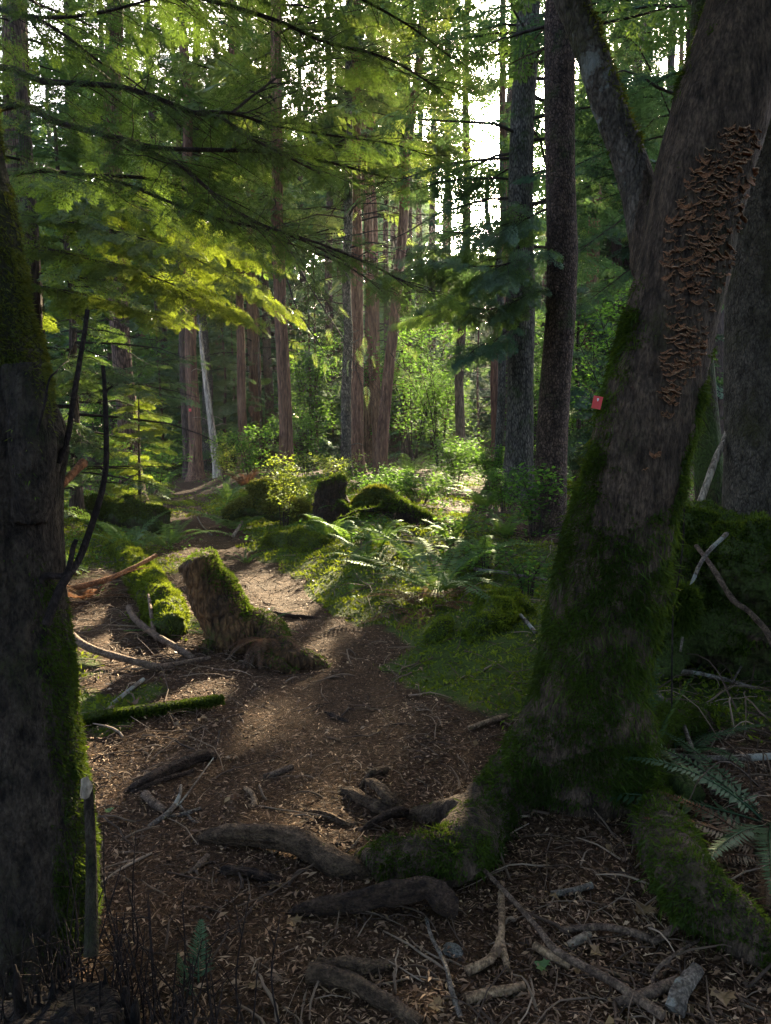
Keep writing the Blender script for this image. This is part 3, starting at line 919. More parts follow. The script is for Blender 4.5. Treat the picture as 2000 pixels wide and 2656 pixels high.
def maple_moss(P, N):
    n = fbm(P*3.0, 4, 101)
    z = P[:, 2]
    cen = sm(.34, .12, np.abs(P[:, 0] - .83))*sm(.75, .3, z)
    band = sm(-.1, .2, z)*(1 - sm(.95, 1.35, z))*(1 - .35*cen)*(.55 + .45*sm(.25, .62, P[:, 0] + .5*np.clip(z - .15, 0, 1)))
    left_edge = sm(.62, .95, -N[:, 0])*sm(.1, .4, z)*(1 - sm(1.5, 2.6, z))
    right_root = sm(1.0, 1.2, P[:, 0])*(1 - sm(.35, .6, z))*sm(-.1, .5, N[:, 2] + .5*N[:, 0])
    topl = sm(.15, .6, N[:, 2])*(1 - sm(.4, .6, z))*.62*sm(.35, .6, P[:, 0])
    up = sm(.3, .8, -N[:, 0])*.25*(z > 1.2)
    right = sm(.45, .8, N[:, 0])*(1 - sm(1.4, 2.2, z))*.9
    m = np.maximum.reduce([band*.95, left_edge, right_root, topl, up, right])
    return np.clip(sm(.35, .8, m*1.15 + .55*n + .3*fbm(P*14, 2, 102)), 0, 1)
P, N_ = quad_samples(V, Fq, Nn, 36000, maple_moss)
lump = np.clip(fbm(P*9, 3, 103), -.2, 1)*.028
k = (P[:, 2] < 4)
mm = moss_on(P[k] + N_[k]*lump[k, None]*.8, N_[k], .006 + .022*np.clip(fbm(P[k]*7, 3, 107)*.9 + .45, 0, 1), .0023, .7, 2)
k2 = k & (RNG.random(len(P)) < .07)
join(mm, moss_on(P[k2] + N_[k2]*.008, N_[k2], .055, .0022, 1.1, 1))
part('moss', mm, M['moss'], maple)
# limb is paler: its own part on top of the fused skin would double it, so its moss marks it
P, N_ = quad_samples(V, Fq, Nn, 5000, lambda p, n: (p[:, 2] > 1.9)*(p[:, 0] < np.interp(p[:, 2], C[:, 2], C[:, 0]) - .22)*sm(-.3, .4, n[:, 0] + .5*fbm(p*4, 3, 5)))
part('limb_moss', moss_on(P, N_, .022, .004, .6, 2), M['moss_gold'], maple)

def project(V):
    q = V - np.array([0, 0, CAMZ])
    zc = q @ FW
    return 1000 + F*q[:, 0]/zc, 1328 - F*(q @ UP)/zc, zc
def surf(V, Nn, px_, py_, tol=9):
    a, b, zc = project(V)
    k = np.where((np.abs(a-px_) < tol) & (np.abs(b-py_) < tol) & (Nn[:, 1] < .35))[0]
    if len(k) == 0: return None
    k = k[np.argmin(zc[k])]
    return V[k], Nn[k]
def bracket(n, r, rng):
    """one shelf fungus: thin half disc with a wavy rim"""
    th = np.linspace(-pi/2, pi/2, 9)
    out = nrm(np.array([n[0], n[1], 0])); sd_ = np.array([-out[1], out[0], 0]); tilt = rng.uniform(-1.5, -.1)
    w_ = 1 + .22*np.sin(th*rng.uniform(2, 5) + rng.uniform(0, 6)) + rng.normal(0, .06, 9)
    rim = out[None]*np.cos(th)[:, None]*r*w_[:, None]*.8 + sd_[None]*np.sin(th)[:, None]*r*w_[:, None]*1.15
    rim[:, 2] += tilt*r*np.cos(th) + rng.uniform(-.5, .5)*r*np.sin(th) + rng.normal(0, .0032, 9)
    low = rim*.93 - [0, 0, r*.17]
    c = np.array([[0, 0, r*.05]]) - out*.012; c2 = c - [0, 0, r*.5]
    V = np.vstack([c, rim, low, c2])
    f3 = [[0, i+1, i+2] for i in range(8)] + [[19, i+11, i+10] for i in range(8)]
    f4 = [[i+1, i+10, i+11, i+2] for i in range(8)]
    return V, np.array(f3), np.array(f4)
band = np.array([(330, 1925, 45), (420, 1890, 65), (500, 1870, 75), (560, 1850, 85), (650, 1825, 80), (720, 1815, 70), (780, 1800, 55), (850, 1785, 45), (920, 1775, 45), (980, 1755, 38), (1040, 1735, 28), (1085, 1725, 15)])
frng = np.random.default_rng(77)
spots = []
for _ in range(6000):
    py_ = frng.uniform(330, 1085)
    w_ = np.interp(py_, band[:, 0], band[:, 2]); c_ = np.interp(py_, band[:, 0], band[:, 1])
    px_ = c_ + float(np.clip(frng.normal(0, .7), -1.3, 1.15))*w_
    if frng.random() > (1.0 if py_ < 760 else .4)*(.4 + .6*(fbm(np.array([px_*.02, py_*.03, 0]), 2, 3) > -.15)): continue
    if any(abs(px_-a) < 11 and abs(py_-b) < 7.5 for a, b in spots): continue
    spots.append((px_, py_))
    if len(spots) > 380: break
spots += [(1668, 1222), (1690, 1175)]
shelf = []
for px_, py_ in spots:
    s_ = surf(V, Nn, px_, py_)
    if s_ is None: continue
    r = .008 + .017*frng.random()**1.6
    shelf.append((r, s_, *bracket(s_[1], r, frng)))
shelf.sort(key=lambda a: -a[0])
rest = MB()
for k, (r, (p, n_), v, f3, f4) in enumerate(shelf):
    if k < 100:
        b = MB(); b.add(v + p, f3); b.f.setdefault(4, []).append(f4)
        o_ = part('shelf_fungus', b, M['fungus'], maple); o_.data.materials.append(M['fungus_rim'])
        o_.data.polygons.foreach_set('material_index', np.repeat([0, 1], [len(f3), len(f4)]).astype(np.int32))
    else:
        base = rest.n
        rest.add(v + p, f3); rest.f.setdefault(4, []).append(f4 + base)
o = part('shelf_fungi', rest, M['fungus'], maple); o['kind'] = 'stuff'; o.data.materials.append(M['fungus_rim'])
n3 = sum(len(q_) for q_ in rest.f[3]); o.data.polygons.foreach_set('material_index', np.repeat([0, 1], [n3, len(o.data.polygons) - n3]).astype(np.int32))
# maple boughs above the frame, unseen, spread wide to shade the foreground
mrng = np.random.default_rng(5)
mb = MB(); lv = MB()
top = C[-1, :3]
for k in range(36):
    a = mrng.uniform(0, 2*pi); l = mrng.uniform(2.5, 7)
    o_ = C[-1-int(mrng.integers(0, 10)), :3]
    if k < 5: o_ = limbC[-1, :3]
    e = o_ + np.array([cos(a)*l, sin(a)*l*.7 - .6, mrng.uniform(.6, 2.6)])
    e[2] = max(e[2], 4.6 + max(0, e[1]-2)*.55)
    pts = spline([o_, (o_+e)/2 + [0, 0, .5], e], 10)
    join(mb, tube(pts, np.linspace(.06, .012, 10), 6))
    n = 420
    t_ = mrng.uniform(.25, 1.0, n); b_ = pts[(t_*9).astype(int)] + mrng.normal(0, .42, (n, 3))*[1, 1, .6]
    lo_ = 1.9 + np.maximum(b_[:, 1], .5)*.62 + .5
    b_[:, 2] = np.maximum(b_[:, 2], np.maximum(lo_, 3.6))
    a_ = mrng.uniform(0, 2*pi, n); D = nrm(np.stack([np.cos(a_), np.sin(a_), mrng.normal(-.25, .3, n)], -1)); S = nrm(np.cross(D, np.stack([mrng.normal(0, .3, n), mrng.normal(0, .3, n), np.ones(n)], -1)))
    for q in (-.7, 0, .7):
        D2 = nrm(D*cos(q) + S*sin(q)); lv.add(*rhombi(b_, D2, nrm(np.cross(D2, np.cross(D, S))), .17, .045, .5))
part('boughs', mb, M['maple_limb'], maple)
part('crown', lv, M['broad'], maple)

# red trail markers
p, n_ = surf(V, Nn, 1566, 1044)
mk = at(1549, 1044, p[1] - .035)
def marker(label, c, w_, h_, yaw, roll):
    root = thing('trail_marker', label, 'marker', c, 'red trail markers')
    x_ = np.array([cos(yaw), sin(yaw), 0]); z_ = np.array([0, 0, 1.]); x2 = x_*cos(roll) + z_*sin(roll); z2 = -x_*sin(roll) + z_*cos(roll); y_ = np.cross(x2, z2)
    q = np.array([(sx*w_/2, t_, sz*h_/2) for t_ in (-.0012, .0012) for sx, sz in ((-1, -1), (1, -1), (1, 1), (-1, 1))])
    Vv = c + q[:, 0:1]*x2 + q[:, 1:2]*y_ + q[:, 2:3]*z2
    part('plate', MB().add(Vv, [[0, 1, 2, 3], [7, 6, 5, 4], [0, 4, 5, 1], [1, 5, 6, 2], [2, 6, 7, 3], [3, 7, 4, 0]]), M['red'], root, smooth=False)
    e = -y_ if y_[1] > 0 else y_
    nail = tube([c + z2*h_*.25 - e*.03, c + z2*h_*.25 + e*.004, c + z2*h_*.25 + e*.006], [.0016, .0016, .0042], 8)
    join(nail, tube([c + z2*h_*.25 + e*.005 - z2*.001, c + z2*h_*.12 + e*.010], [.0026, .0022], 6))
    part('nail', nail, M['nail'], root)
marker('small red metal tag nailed to the edge of the leaning maple', mk, .036, .05, -.25, -.2)

# ------------------------------------------------------------------ mossy snag at the left edge
YS = 2.02
ed = [(-60, -95, .12), (0, -62, .125), (170, -32, .13), (400, -6, .135), (600, 36, .145), (800, 68, .15), (900, 92, .155), (1050, 132, .165), (1150, 158, .175), (1250, 146, .165), (1400, 152, .165), (1600, 166, .165), (1900, 196, .172), (2100, 214, .185), (2300, 232, .195), (2560, 252, .23), (2800, 280, .26)]
q = []
for py_, ex, r in ed:
    pr = at(ex, py_, YS)
    q.append((pr[0] - r*.97, YS, pr[2], r))
q = sorted(q, key=lambda a: a[2])
Cs = spline(q, 60)
mb = MB(); join(mb, tube(Cs[:, :3], Cs[:, 3], 26))
burl = at(150, 1150, YS - .02)
join(mb, mixed([to(burl + [-.12, 0, 0], .09), to(burl + [-.045, -.02, .01], .07), to(burl + [-.015, -.02, -.03], .04)], 8))
join(mb, mixed([to(at(60, 950, YS-.1), .05), to(at(90, 1150, YS-.13), .06), to(at(80, 1350, YS-.1), .05)], 10))
V2, N2, F2 = fuse(mb, .008, 3)
V2 = V2 + N2*(fbm(V2*[9, 9, 2.5], 4, 111)*.016 + fbm(V2*[34, 34, 7], 4, 112)*.008 - np.abs(fbm(V2*[26, 26, 3], 4, 114))*.014)[:, None]
snag = thing('mossy_snag', 'old mossy tree trunk with a dark burl at the near end of the path', 'tree', on(Cs[0, 0], YS))
part('trunk', MB().add(V2, F2), M['snag'], snag)
def snag_moss(P, N):
    z = P[:, 2]; n = fbm(P*4, 4, 113)
    a = sm(1.95, 2.2, z)*.9
    b = sm(.55, 1.0, N[:, 0])*sm(1.3, .9, z)*sm(-.1, .2, z)*.85 + .18
    c = sm(.3, .7, N[:, 0])*sm(1.5, 1.75, z)*.75
    return sm(.4, .85, np.maximum.reduce([a, b, c])*.95 + .85*n)
P, N_ = quad_samples(V2, F2, N2, 42000, snag_moss)
P = P + N_*np.clip(fbm(P*11, 2, 5), 0, 1)[:, None]*.012
for nm, k, mt in (('moss', P[:, 2] < 1.5, 'moss'), ('upper_moss', (P[:, 2] >= 1.5) & (P[:, 2] < 3.6), 'moss_gold')):
    k = k & (N_[:, 1] < .6)
    part(nm, moss_on(P[k], N_[k], .017, .0016, .85, 2), M[mt], snag)

# ------------------------------------------------------------------ trees, from the clearing outward
def col(px_, Y): return float(at(px_, 1200, Y)[0])
def rad(wpx, Y): return wpx/F*Y/2

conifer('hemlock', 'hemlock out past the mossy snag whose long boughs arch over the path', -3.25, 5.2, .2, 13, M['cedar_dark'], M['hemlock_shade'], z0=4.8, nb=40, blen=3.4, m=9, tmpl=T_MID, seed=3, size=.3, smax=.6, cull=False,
        extra=[(np.vstack([[-3.2, 5.2, 3.9], pxs((0, 174, 5.0), (108, 210, 4.9), (288, 222, 4.8), (384, 246, 4.75), (498, 291, 4.7), (576, 306, 4.65), (624, 345, 4.6), (714, 390, 4.5), (830, 450, 4.4))]), .034, dict(every=.055)),
               (pxs((498, 291, 4.7), (600, 294, 4.8), (708, 324, 4.9), (850, 350, 5.0), (1010, 372, 5.1), (1130, 410, 5.2)), .018, dict(every=.06)),
               (np.vstack([[-3.2, 5.2, 3.45], pxs((24, 273, 5.1), (150, 318, 5.0), (300, 357, 4.9), (414, 384, 4.85), (600, 390, 4.8), (726, 396, 4.9), (870, 425, 5.0), (1000, 460, 5.1))]), .036, dict(every=.055)),
               (pxs((300, 357, 4.9), (400, 400, 4.8), (480, 440, 4.7), (570, 516, 4.6), (660, 576, 4.5), (840, 636, 4.5), (1000, 705, 4.5), (1090, 760, 4.5)), .024, dict(every=.055)),
               (np.vstack([[-3.2, 5.2, 3.05], pxs((48, 450, 5.3), (210, 453, 5.2), (300, 468, 5.1), (480, 540, 5.0), (600, 576, 4.9), (750, 610, 4.9), (900, 680, 4.9))]), .026, dict(every=.06)),
               (pxs((210, 453, 5.2), (420, 468, 5.3), (540, 528, 5.3), (690, 606, 5.3), (900, 690, 5.3), (1010, 770, 5.3)), .02, dict(every=.065)),
               (np.vstack([[-3.2, 5.2, 4.5], pxs((0, 24, 4.8), (96, 45, 4.7), (240, 36, 4.6), (384, 0, 4.5), (560, -60, 4.4))]), .026, dict(every=.07)),
               (pxs((96, 45, 4.7), (180, 100, 4.7), (252, 156, 4.8), (360, 222, 4.8), (470, 330, 4.9)), .017, dict(every=.07)),
               (np.vstack([[-3.2, 5.2, 5.4], pxs((200, -120, 5.0), (400, -40, 4.9), (540, 0, 4.8), (720, 54, 4.7), (840, 108, 4.7), (1000, 150, 4.6), (1140, 230, 4.5))]), .03, dict(every=.06)),
               (np.vstack([[-3.2, 5.2, 5.9], pxs((350, -200, 5.6), (600, -90, 5.8), (850, -40, 6.0), (1050, 60, 6.2), (1170, 150, 6.2))]), .03, dict(every=.07)),
               (pxs((600, 294, 4.8), (680, 230, 5.1), (760, 180, 5.4), (900, 150, 5.7), (1020, 180, 5.9)), .014, dict(every=.07)),
               ])
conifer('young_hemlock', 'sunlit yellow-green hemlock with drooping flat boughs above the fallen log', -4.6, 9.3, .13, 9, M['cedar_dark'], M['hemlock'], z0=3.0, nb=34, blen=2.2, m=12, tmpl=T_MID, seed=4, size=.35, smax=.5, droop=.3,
        extra=[(np.vstack([[-4.6, 9.3, 4.3], pxs((80, 560, 8.9), (260, 590, 8.5), (430, 640, 8.2), (560, 700, 8.0), (690, 780, 7.8))]), .022, dict(tmpl=T_MID, every=.06, blet=(.5, 1.1), size=.34, sprays=7, density=.95)),
               (np.vstack([[-4.6, 9.3, 3.9], pxs((100, 640, 8.9), (260, 680, 8.6), (400, 720, 8.3), (520, 770, 8.2), (600, 820, 8.1))]), .022, dict(tmpl=T_MID, every=.06, blet=(.5, 1.1), size=.34, sprays=7, density=.95)),
               (np.vstack([[-4.6, 9.3, 3.4], pxs((90, 740, 9.0), (200, 760, 8.8), (330, 800, 8.7), (430, 830, 8.6))]), .018, dict(tmpl=T_MID, every=.06, blet=(.4, .9), size=.34, sprays=7, density=.95)),
               (np.vstack([[-4.6, 9.3, 5.0], pxs((150, 480, 8.9), (300, 520, 8.6), (480, 580, 8.4), (640, 660, 8.3))]), .022, dict(tmpl=T_MID, every=.06, blet=(.5, 1.1), size=.34, sprays=7, density=.95))])
conifer('young_hemlock', 'bushy shaded young hemlock with level layered boughs left of the red-tagged cedar', -4.9, 11.2, .09, 6, M['cedar_dark'], M['conifer'], z0=.5, nb=95, blen=2.8, m=15, tmpl=T_MID, seed=8, size=.33, smax=.6, droop=.2, s0=.05, sd=.08,
        extra=[(np.vstack([[-4.8, 11.2, 3.0], pxs((180, 960, 10.5), (330, 955, 10.2), (478, 925, 10.0))]), .014, dict(tmpl=T_MID, every=.06, blet=(.4, .8), size=.3, sd=.05)),
               (np.vstack([[-4.8, 11.2, 2.6], pxs((200, 1020, 10.5), (330, 1000, 10.2), (470, 990, 10.0))]), .014, dict(tmpl=T_MID, every=.06, blet=(.4, .8), size=.3, sd=.05))])
conifer('hemlock_sapling', 'feathery pale hemlock sapling in front of the red-tagged cedar', col(360, 12), 12, .03, 2.3, M['cedar_dark'], M['hemlock'], z0=.15, nb=46, blen=1.0, m=9, tmpl=T_MID, seed=9, size=.4, smax=.4, droop=.15, cull=False)
conifer('hemlock_sapling', 'dark low hemlock sapling at the foot of the mossy snag', -3.5, 6.6, .025, 1.5, M['cedar_dark'], M['conifer'], z0=.1, nb=36, blen=.85, m=9, tmpl=T_MID, seed=10, size=.4, smax=.3, droop=.15, cull=False)

N3 = dict(nb=105, m=16, tmpl=T_COARSE, size=.42)
conifer('tall_fir', 'tall brown fir rising into the canopy behind the mossy snag', col(95, 11.5), 11.5, .23, 24, M['fir'], M['conifer'], z0=6.5, blen=2.8, seed=20, nb=80, m=14, tmpl=T_MID, size=.36)
conifer('furrowed_fir', 'red-brown furrowed fir glimpsed between yellow-green hemlock boughs', col(338, 15), 15, rad(54, 15), 26, M['fir'], M['conifer'], z0=6, blen=3, seed=21, **N3)
cedar_x = col(507, 22)
conifer('cedar', 'straight red-brown cedar carrying the small red tag past the bend', cedar_x, 22, rad(33, 22), 28, M['cedar'], M['cedar_leaf'], z0=6.2, blen=3.2, seed=22, stubs=6, **N3)
conifer('cedar', 'thin dark cedar tucked tight behind the red-tagged cedar', col(486, 23), 23, rad(20, 23), 22, M['cedar_dark'], M['cedar_leaf'], z0=7, blen=2.4, seed=23, **N3)
conifer('cedar', 'greyish cedar with dead stubs behind the bleached leaning snag', col(537, 24.5), 24.5, rad(28, 24.5), 28, M['grey_bark'], M['cedar_leaf'], z0=6.5, blen=3.0, seed=24, stubs=14, **N3)
conifer('slim_hemlock', 'slim bare hemlock standing alone between red-tagged cedar and broad cedar', col(631, 24), 24, rad(24, 24), 24, M['cedar'], M['conifer'], z0=6.3, blen=2.8, seed=25, stubs=10, **N3)
conifer('cedar', 'broad red cedar with a hanging bough above the leafy stump', col(741, 18), 18, rad(36, 18), 27, M['cedar'], M['cedar_leaf'], z0=5.6, blen=3.0, seed=26, stubs=4,
        extra=[(np.vstack([[col(741, 18), 18, 6.4], pxs((790, 720, 17), (840, 800, 16), (890, 880, 15), (925, 960, 14.6), (948, 1040, 14.4))]), .03, dict(tmpl=T_CEDAR, every=.055, blet=(.5, 1.2), sd=1.3, hang=.7, sprays=8, size=.5, cull=True)),
               (np.vstack([[col(741, 18), 18, 5.6], pxs((770, 800, 17), (800, 850, 16.5), (850, 930, 16), (880, 1000, 15.8))]), .03, dict(tmpl=T_CEDAR, every=.07, blet=(.5, 1.0), sd=1.3, hang=.7, sprays=8, size=.5, cull=True))], **N3)
conifer('hemlock', 'grey sunlit hemlock with snapped side stubs beside the paired trunks', col(898, 19), 19, rad(27, 19), 22, M['grey_bark'], M['conifer'], z0=5.6, blen=2.6, lean=(.012, 0), seed=27, stubs=16, **N3)
conifer('cedar', 'shaggy dark cedar directly behind the grey sunlit hemlock', col(925, 21), 21, rad(36, 21), 27, M['cedar'], M['cedar_leaf'], z0=6, blen=3, seed=28, stubs=5, **N3)
conifer('cedar', 'straight cedar standing farther back between paired trunks and leaning cedar', col(985, 26), 26, rad(30, 26), 27, M['cedar'], M['cedar_leaf'], z0=6.5, blen=3, lean=(-.045, 0), seed=29, stubs=5, **N3)
conifer('leaning_cedar', 'slender red cedar leaning right over the sunlit fern bank', col(985, 18.5), 18.5, rad(31, 18.5), 22, M['cedar'], M['cedar_leaf'], z0=7.2, blen=2.4, lean=(.092, 0), seed=30, stubs=8,
        extra=[(np.vstack([[col(1015, 18.5), 18.5, 4.3], pxs((1050, 890, 18), (1090, 900, 17.8), (1120, 930, 17.6))]), .02, dict(tmpl=T_CEDAR, every=.08, blet=(.4, .9), sd=.6, hang=.4, sprays=6, size=.4, cull=True)),
               (np.vstack([[col(1010, 18.5), 18.5, 3.6], pxs((1050, 960, 18), (1090, 970, 17.8), (1110, 1000, 17.6))]), .02, dict(tmpl=T_CEDAR, every=.08, blet=(.4, .9), sd=.6, hang=.4, sprays=6, size=.4, cull=True))], **N3)
conifer('hemlock', 'dark hemlock with foliage halfway down beyond the fern bank', col(1192, 22), 22, rad(26, 22), 24, M['cedar_dark'], M['conifer'], z0=2.6, blen=2.0, seed=31, lean=(.01, 0), **N3)
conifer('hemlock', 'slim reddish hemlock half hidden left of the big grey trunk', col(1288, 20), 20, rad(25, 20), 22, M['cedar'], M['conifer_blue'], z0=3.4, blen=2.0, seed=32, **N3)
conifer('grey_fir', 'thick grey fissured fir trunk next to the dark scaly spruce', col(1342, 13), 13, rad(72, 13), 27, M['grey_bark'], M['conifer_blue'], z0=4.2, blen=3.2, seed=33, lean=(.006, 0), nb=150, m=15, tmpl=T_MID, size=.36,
        extra=[(np.vstack([[col(1342, 13), 13, 4.6], pxs((1280, 730, 12.6), (1200, 760, 12.3), (1100, 810, 12))]), .03, dict(tmpl=T_MID, every=.06, blet=(.4, 1.1), sd=.4, size=.38, sprays=8, density=.95)),
               (np.vstack([[col(1342, 13), 13, 3.6], pxs((1290, 880, 12.6), (1240, 900, 12.3), (1190, 950, 12))]), .025, dict(tmpl=T_MID, every=.07, blet=(.4, .9), sd=.5, size=.38, sprays=8, density=.95))])
conifer('dark_spruce', 'dark scaly straight spruce trunk just behind the leaning maple', col(1428, 8.6), 8.6, rad(80, 8.6), 24, M['spruce'], M['conifer'], z0=5.4, blen=2.8, seed=34, lean=(.002, 0), nb=60, m=14, tmpl=T_MID, size=.36, stubs=6, flare=.25, top=.6, sides=20,
        extra=[(np.vstack([[col(1430, 8.6), 8.6, 4.2], pxs((1380, 560, 8.7), (1300, 600, 8.8), (1200, 640, 8.9), (1090, 650, 9.0))]), .02, dict(tmpl=T_MID, every=.055, blet=(.4, 1.0), sd=.5, size=.28, sprays=10, density=.95)),
               (np.vstack([[col(1430, 8.6), 8.6, 3.6], pxs((1380, 660, 8.5), (1300, 688, 8.4), (1200, 690, 8.3), (1120, 680, 8.3), (1010, 720, 8.3))]), .02, dict(tmpl=T_MID, every=.055, blet=(.4, .9), sd=.45, size=.28, sprays=10, density=.95)),
               (np.vstack([[col(1430, 8.6), 8.6, 3.2], pxs((1380, 760, 8.6), (1290, 800, 8.6), (1180, 800, 8.6), (1080, 830, 8.6))]), .02, dict(tmpl=T_MID, every=.055, blet=(.4, .9), sd=.45, size=.28, sprays=10, density=.95))])
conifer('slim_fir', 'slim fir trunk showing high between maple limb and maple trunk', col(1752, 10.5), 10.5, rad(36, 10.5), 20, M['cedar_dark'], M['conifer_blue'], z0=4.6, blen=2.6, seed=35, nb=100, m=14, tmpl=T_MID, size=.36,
        extra=[(np.vstack([[col(1752, 10.5), 10.5, 4.7], pxs((1680, 520, 10.2), (1600, 580, 10), (1530, 630, 9.8), (1470, 680, 9.7))]), .024, dict(tmpl=T_MID, every=.06, blet=(.4, .9), sd=.4, size=.32)),
               (np.vstack([[col(1752, 10.5), 10.5, 3.8], pxs((1660, 690, 10.2), (1580, 740, 10), (1500, 800, 9.8))]), .02, dict(tmpl=T_MID, every=.06, blet=(.4, .9), sd=.4, size=.32)),
               (np.vstack([[col(1752, 10.5), 10.5, 5.4], pxs((1660, 130, 10.2), (1580, 95, 10)),]), .02, dict(tmpl=T_MID, every=.08, blet=(.4, .9), sd=.4, size=.32))])
conifer('stout_hemlock', 'stout mossy hemlock trunk filling the gap right of the leaning maple', col(1968, 4.9), 4.9, rad(165, 4.9), 14, M['maple_limb'], M['conifer'], z0=5.5, blen=2.6, seed=36, nb=30, m=12, tmpl=T_MID, size=.36, flare=.15, top=.75, sides=26, cull=False)
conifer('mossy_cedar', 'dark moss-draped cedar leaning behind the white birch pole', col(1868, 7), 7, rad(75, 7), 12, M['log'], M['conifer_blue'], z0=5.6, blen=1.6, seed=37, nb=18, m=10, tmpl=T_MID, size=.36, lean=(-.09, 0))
conifer('birch', 'thin white birch stem deep among the shaded undergrowth', col(655, 30), 30, .10, 14, M['dead'], M['broad'], z0=6, blen=2, seed=38, nb=30, m=8, tmpl=T_COARSE)

# bleached leaning snag by the marked cedar
P0 = on(col(562, 21.3), 21.3)
C2 = spline([P0 - [0, 0, .3], P0 + [0, 0, .3], at(552, 1130, 21.4), at(535, 1000, 21.5), at(522, 895, 21.6), at(519, 840, 21.7)], 24)
mb = tube(C2, np.linspace(.16, .03, 24), 12, True, .15, 3, 2)
join(mb, stub_tubes(C2, np.linspace(.2, .05, 24), .6, 3.8, 8, np.random.default_rng(3), (.1, .5)))
solo('leaning_snag', mb, M['dead'], 'bleached bare snag propped against the red-tagged cedar', 'dead tree')
# forked small hardwood
x0 = col(1290, 16)
P0 = on(x0, 16)
root = thing('forked_alder', 'thin alder forking into two upright stems against the bright sky gap', 'tree', P0)
fk = at(1292, 640, 16)
part('trunk', tube(spline([P0, (P0+fk)/2 + [.1, 0, 0], fk], 14), np.linspace(.1, .075, 14), 10, True, .1, 4, 1), M['grey_bark'], root)
for pts in (pxs((1292, 645, 16), (1275, 610, 16), (1262, 540, 16), (1268, 440, 16)), pxs((1292, 645, 16), (1305, 600, 16), (1308, 520, 16.1), (1300, 400, 16.2))):
    part('stem', tube(spline(pts, 14), np.linspace(.07, .035, 14), 8, True, .1, 4, 1), M['grey_bark'], root)

rr_ = np.random.default_rng(44); o_ = at(1290, 600, 16) + rr_.normal(0, 1, (70, 3))*[.35, .35, 1.3] + [0, 0, 1.2]
lv_, wd_ = branch_set(o_, rr_.uniform(0, 2*pi, 70), rr_.uniform(.4, 1.0, 70), rr_.uniform(0, .3, 70), rr_.uniform(.1, .5, 70), 5, T_COARSE, size=.5, smax=.4, cull=False, wood_r=.006)
two('crown', lv_, wd_, M['conifer'], M['branch'], root)
marker('tiny red tag on the straight cedar beyond the bend', np.array([col(502, 22), 22 - rad(33, 22)*1.08, float(at(502, 1064, 22)[2])]), .075, .085, 0, 0)

# trees farther back
FAR_L = ['dim conifer trunk deep in the far forest beyond the clearing', 'pale slim far trunk with high crown deep beyond the clearing', 'dark far conifer clothed in foliage to the ground']
rf = np.random.default_rng(99)
k = 0
placed = []
while len(placed) < 100 and k < 3000:
    k += 1
    Y = 27 + 45*rf.random()**1.1
    x = rf.uniform(-1, 1)*(.60*Y + 2)
    if -4.7 < x - .182*Y < -.5: continue
    if any((x-a)**2 + (Y-b)**2 < 7 for a, b in placed): continue
    placed.append((x, Y))
    kind = k % 3
    conifer('forest_conifer', FAR_L[kind], x, Y, rf.uniform(.16, .36), rf.uniform(20, 32), M[['cedar_dark', 'cedar', 'spruce'][kind]], M[['conifer', 'cedar_leaf', 'conifer_blue'][kind]], z0=[2.2, 3.6, .6][kind], nb=95, blen=[3.4, 3.6, 3.8][kind], m=14,
            tmpl=T_COARSE if Y < 38 else T_BACK, size=.42, smax=1.3, seed=200 + k, group='trees of the far forest', wood=0 if Y > 40 else .011, sides=9)
for q_, (px__, Y, H_) in enumerate(((1045, 44, 36), (1085, 52, 38), (1120, 46, 34), (1150, 58, 40), (1020, 56, 40), (1530, 40, 36), (1580, 34, 34), (1640, 44, 38), (1700, 36, 34), (1480, 50, 38), (720, 46, 38), (790, 54, 40), (860, 44, 36), (930, 50, 40), (660, 58, 40))):
    conifer('forest_conifer', FAR_L[2], col(px__, Y), Y, .3, H_, M['cedar_dark'], M['conifer' if q_ % 2 else 'conifer_blue'], z0=2.5, nb=150, blen=4.4, m=16, tmpl=T_COARSE, size=.4, smax=1.3, seed=800 + q_, group='trees of the far forest', wood=0, sides=9)
for q_, (px__, Y, H_) in enumerate(((425, 25, 6), (470, 28, 7), (585, 25.5, 5.5), (610, 29, 8), (680, 27, 7), (820, 27, 7.5), (1240, 27, 6), (1500, 16, 4.5))):
    conifer('understory_conifer', 'young conifer with foliage to the ground filling the understory between far trunks', col(px__, Y), Y, .07, H_, M['cedar_dark'], M['conifer_blue' if q_ % 2 else 'conifer'], z0=.3, nb=95, blen=2.5, m=14, tmpl=T_MID, size=.36, smax=.7, seed=660 + q_, group='young conifers of the understory', wood=0, sides=7)
for q_ in range(26):
    Y = rf.uniform(24, 40); x = rf.uniform(-1, 1)*.58*Y
    if -3.4 < x - .182*Y < -.8: continue
    conifer('understory_conifer', 'young conifer with foliage to the ground filling the understory between far trunks', x, Y, .07, rf.uniform(3, 6.5), M['cedar_dark'], M['conifer_blue' if q_ % 2 else 'conifer'], z0=.3, nb=60, blen=1.9, m=11, tmpl=T_COARSE, size=.45, seed=600 + q_, group='young conifers of the understory', wood=0, sides=7)
# unseen trees added round the viewpoint to shade the near path
first = conifer('shading_conifer', 'unseen conifer added behind the viewpoint to shade the near path', 1.6, -5.5, .3, 20, M['fir'], M['conifer'], z0=1.2, nb=110, blen=3.6, m=13, tmpl=T_COARSE, size=.45, seed=900, group='unseen shade trees behind the viewpoint', wood=0, cull=False)
for sx, sy, rz_ in ((-4, -4.2, 1), (5.6, -3.2, 2), (-7.5, -1.2, 3), (8.2, .8, 4), (-1.6, -9, 5), (4.5, -9, 6), (-6.8, -8, 2.5), (10, -6, 1.5), (-10, 3.5, .5), (11, 5.5, 3.5)):
    r_ = first.copy(); COL.objects.link(r_); r_.location = on(sx, sy); r_.rotation_euler = (0, 0, rz_)
    for ch in first.children:
        c_ = ch.copy(); COL.objects.link(c_); c_.parent = r_
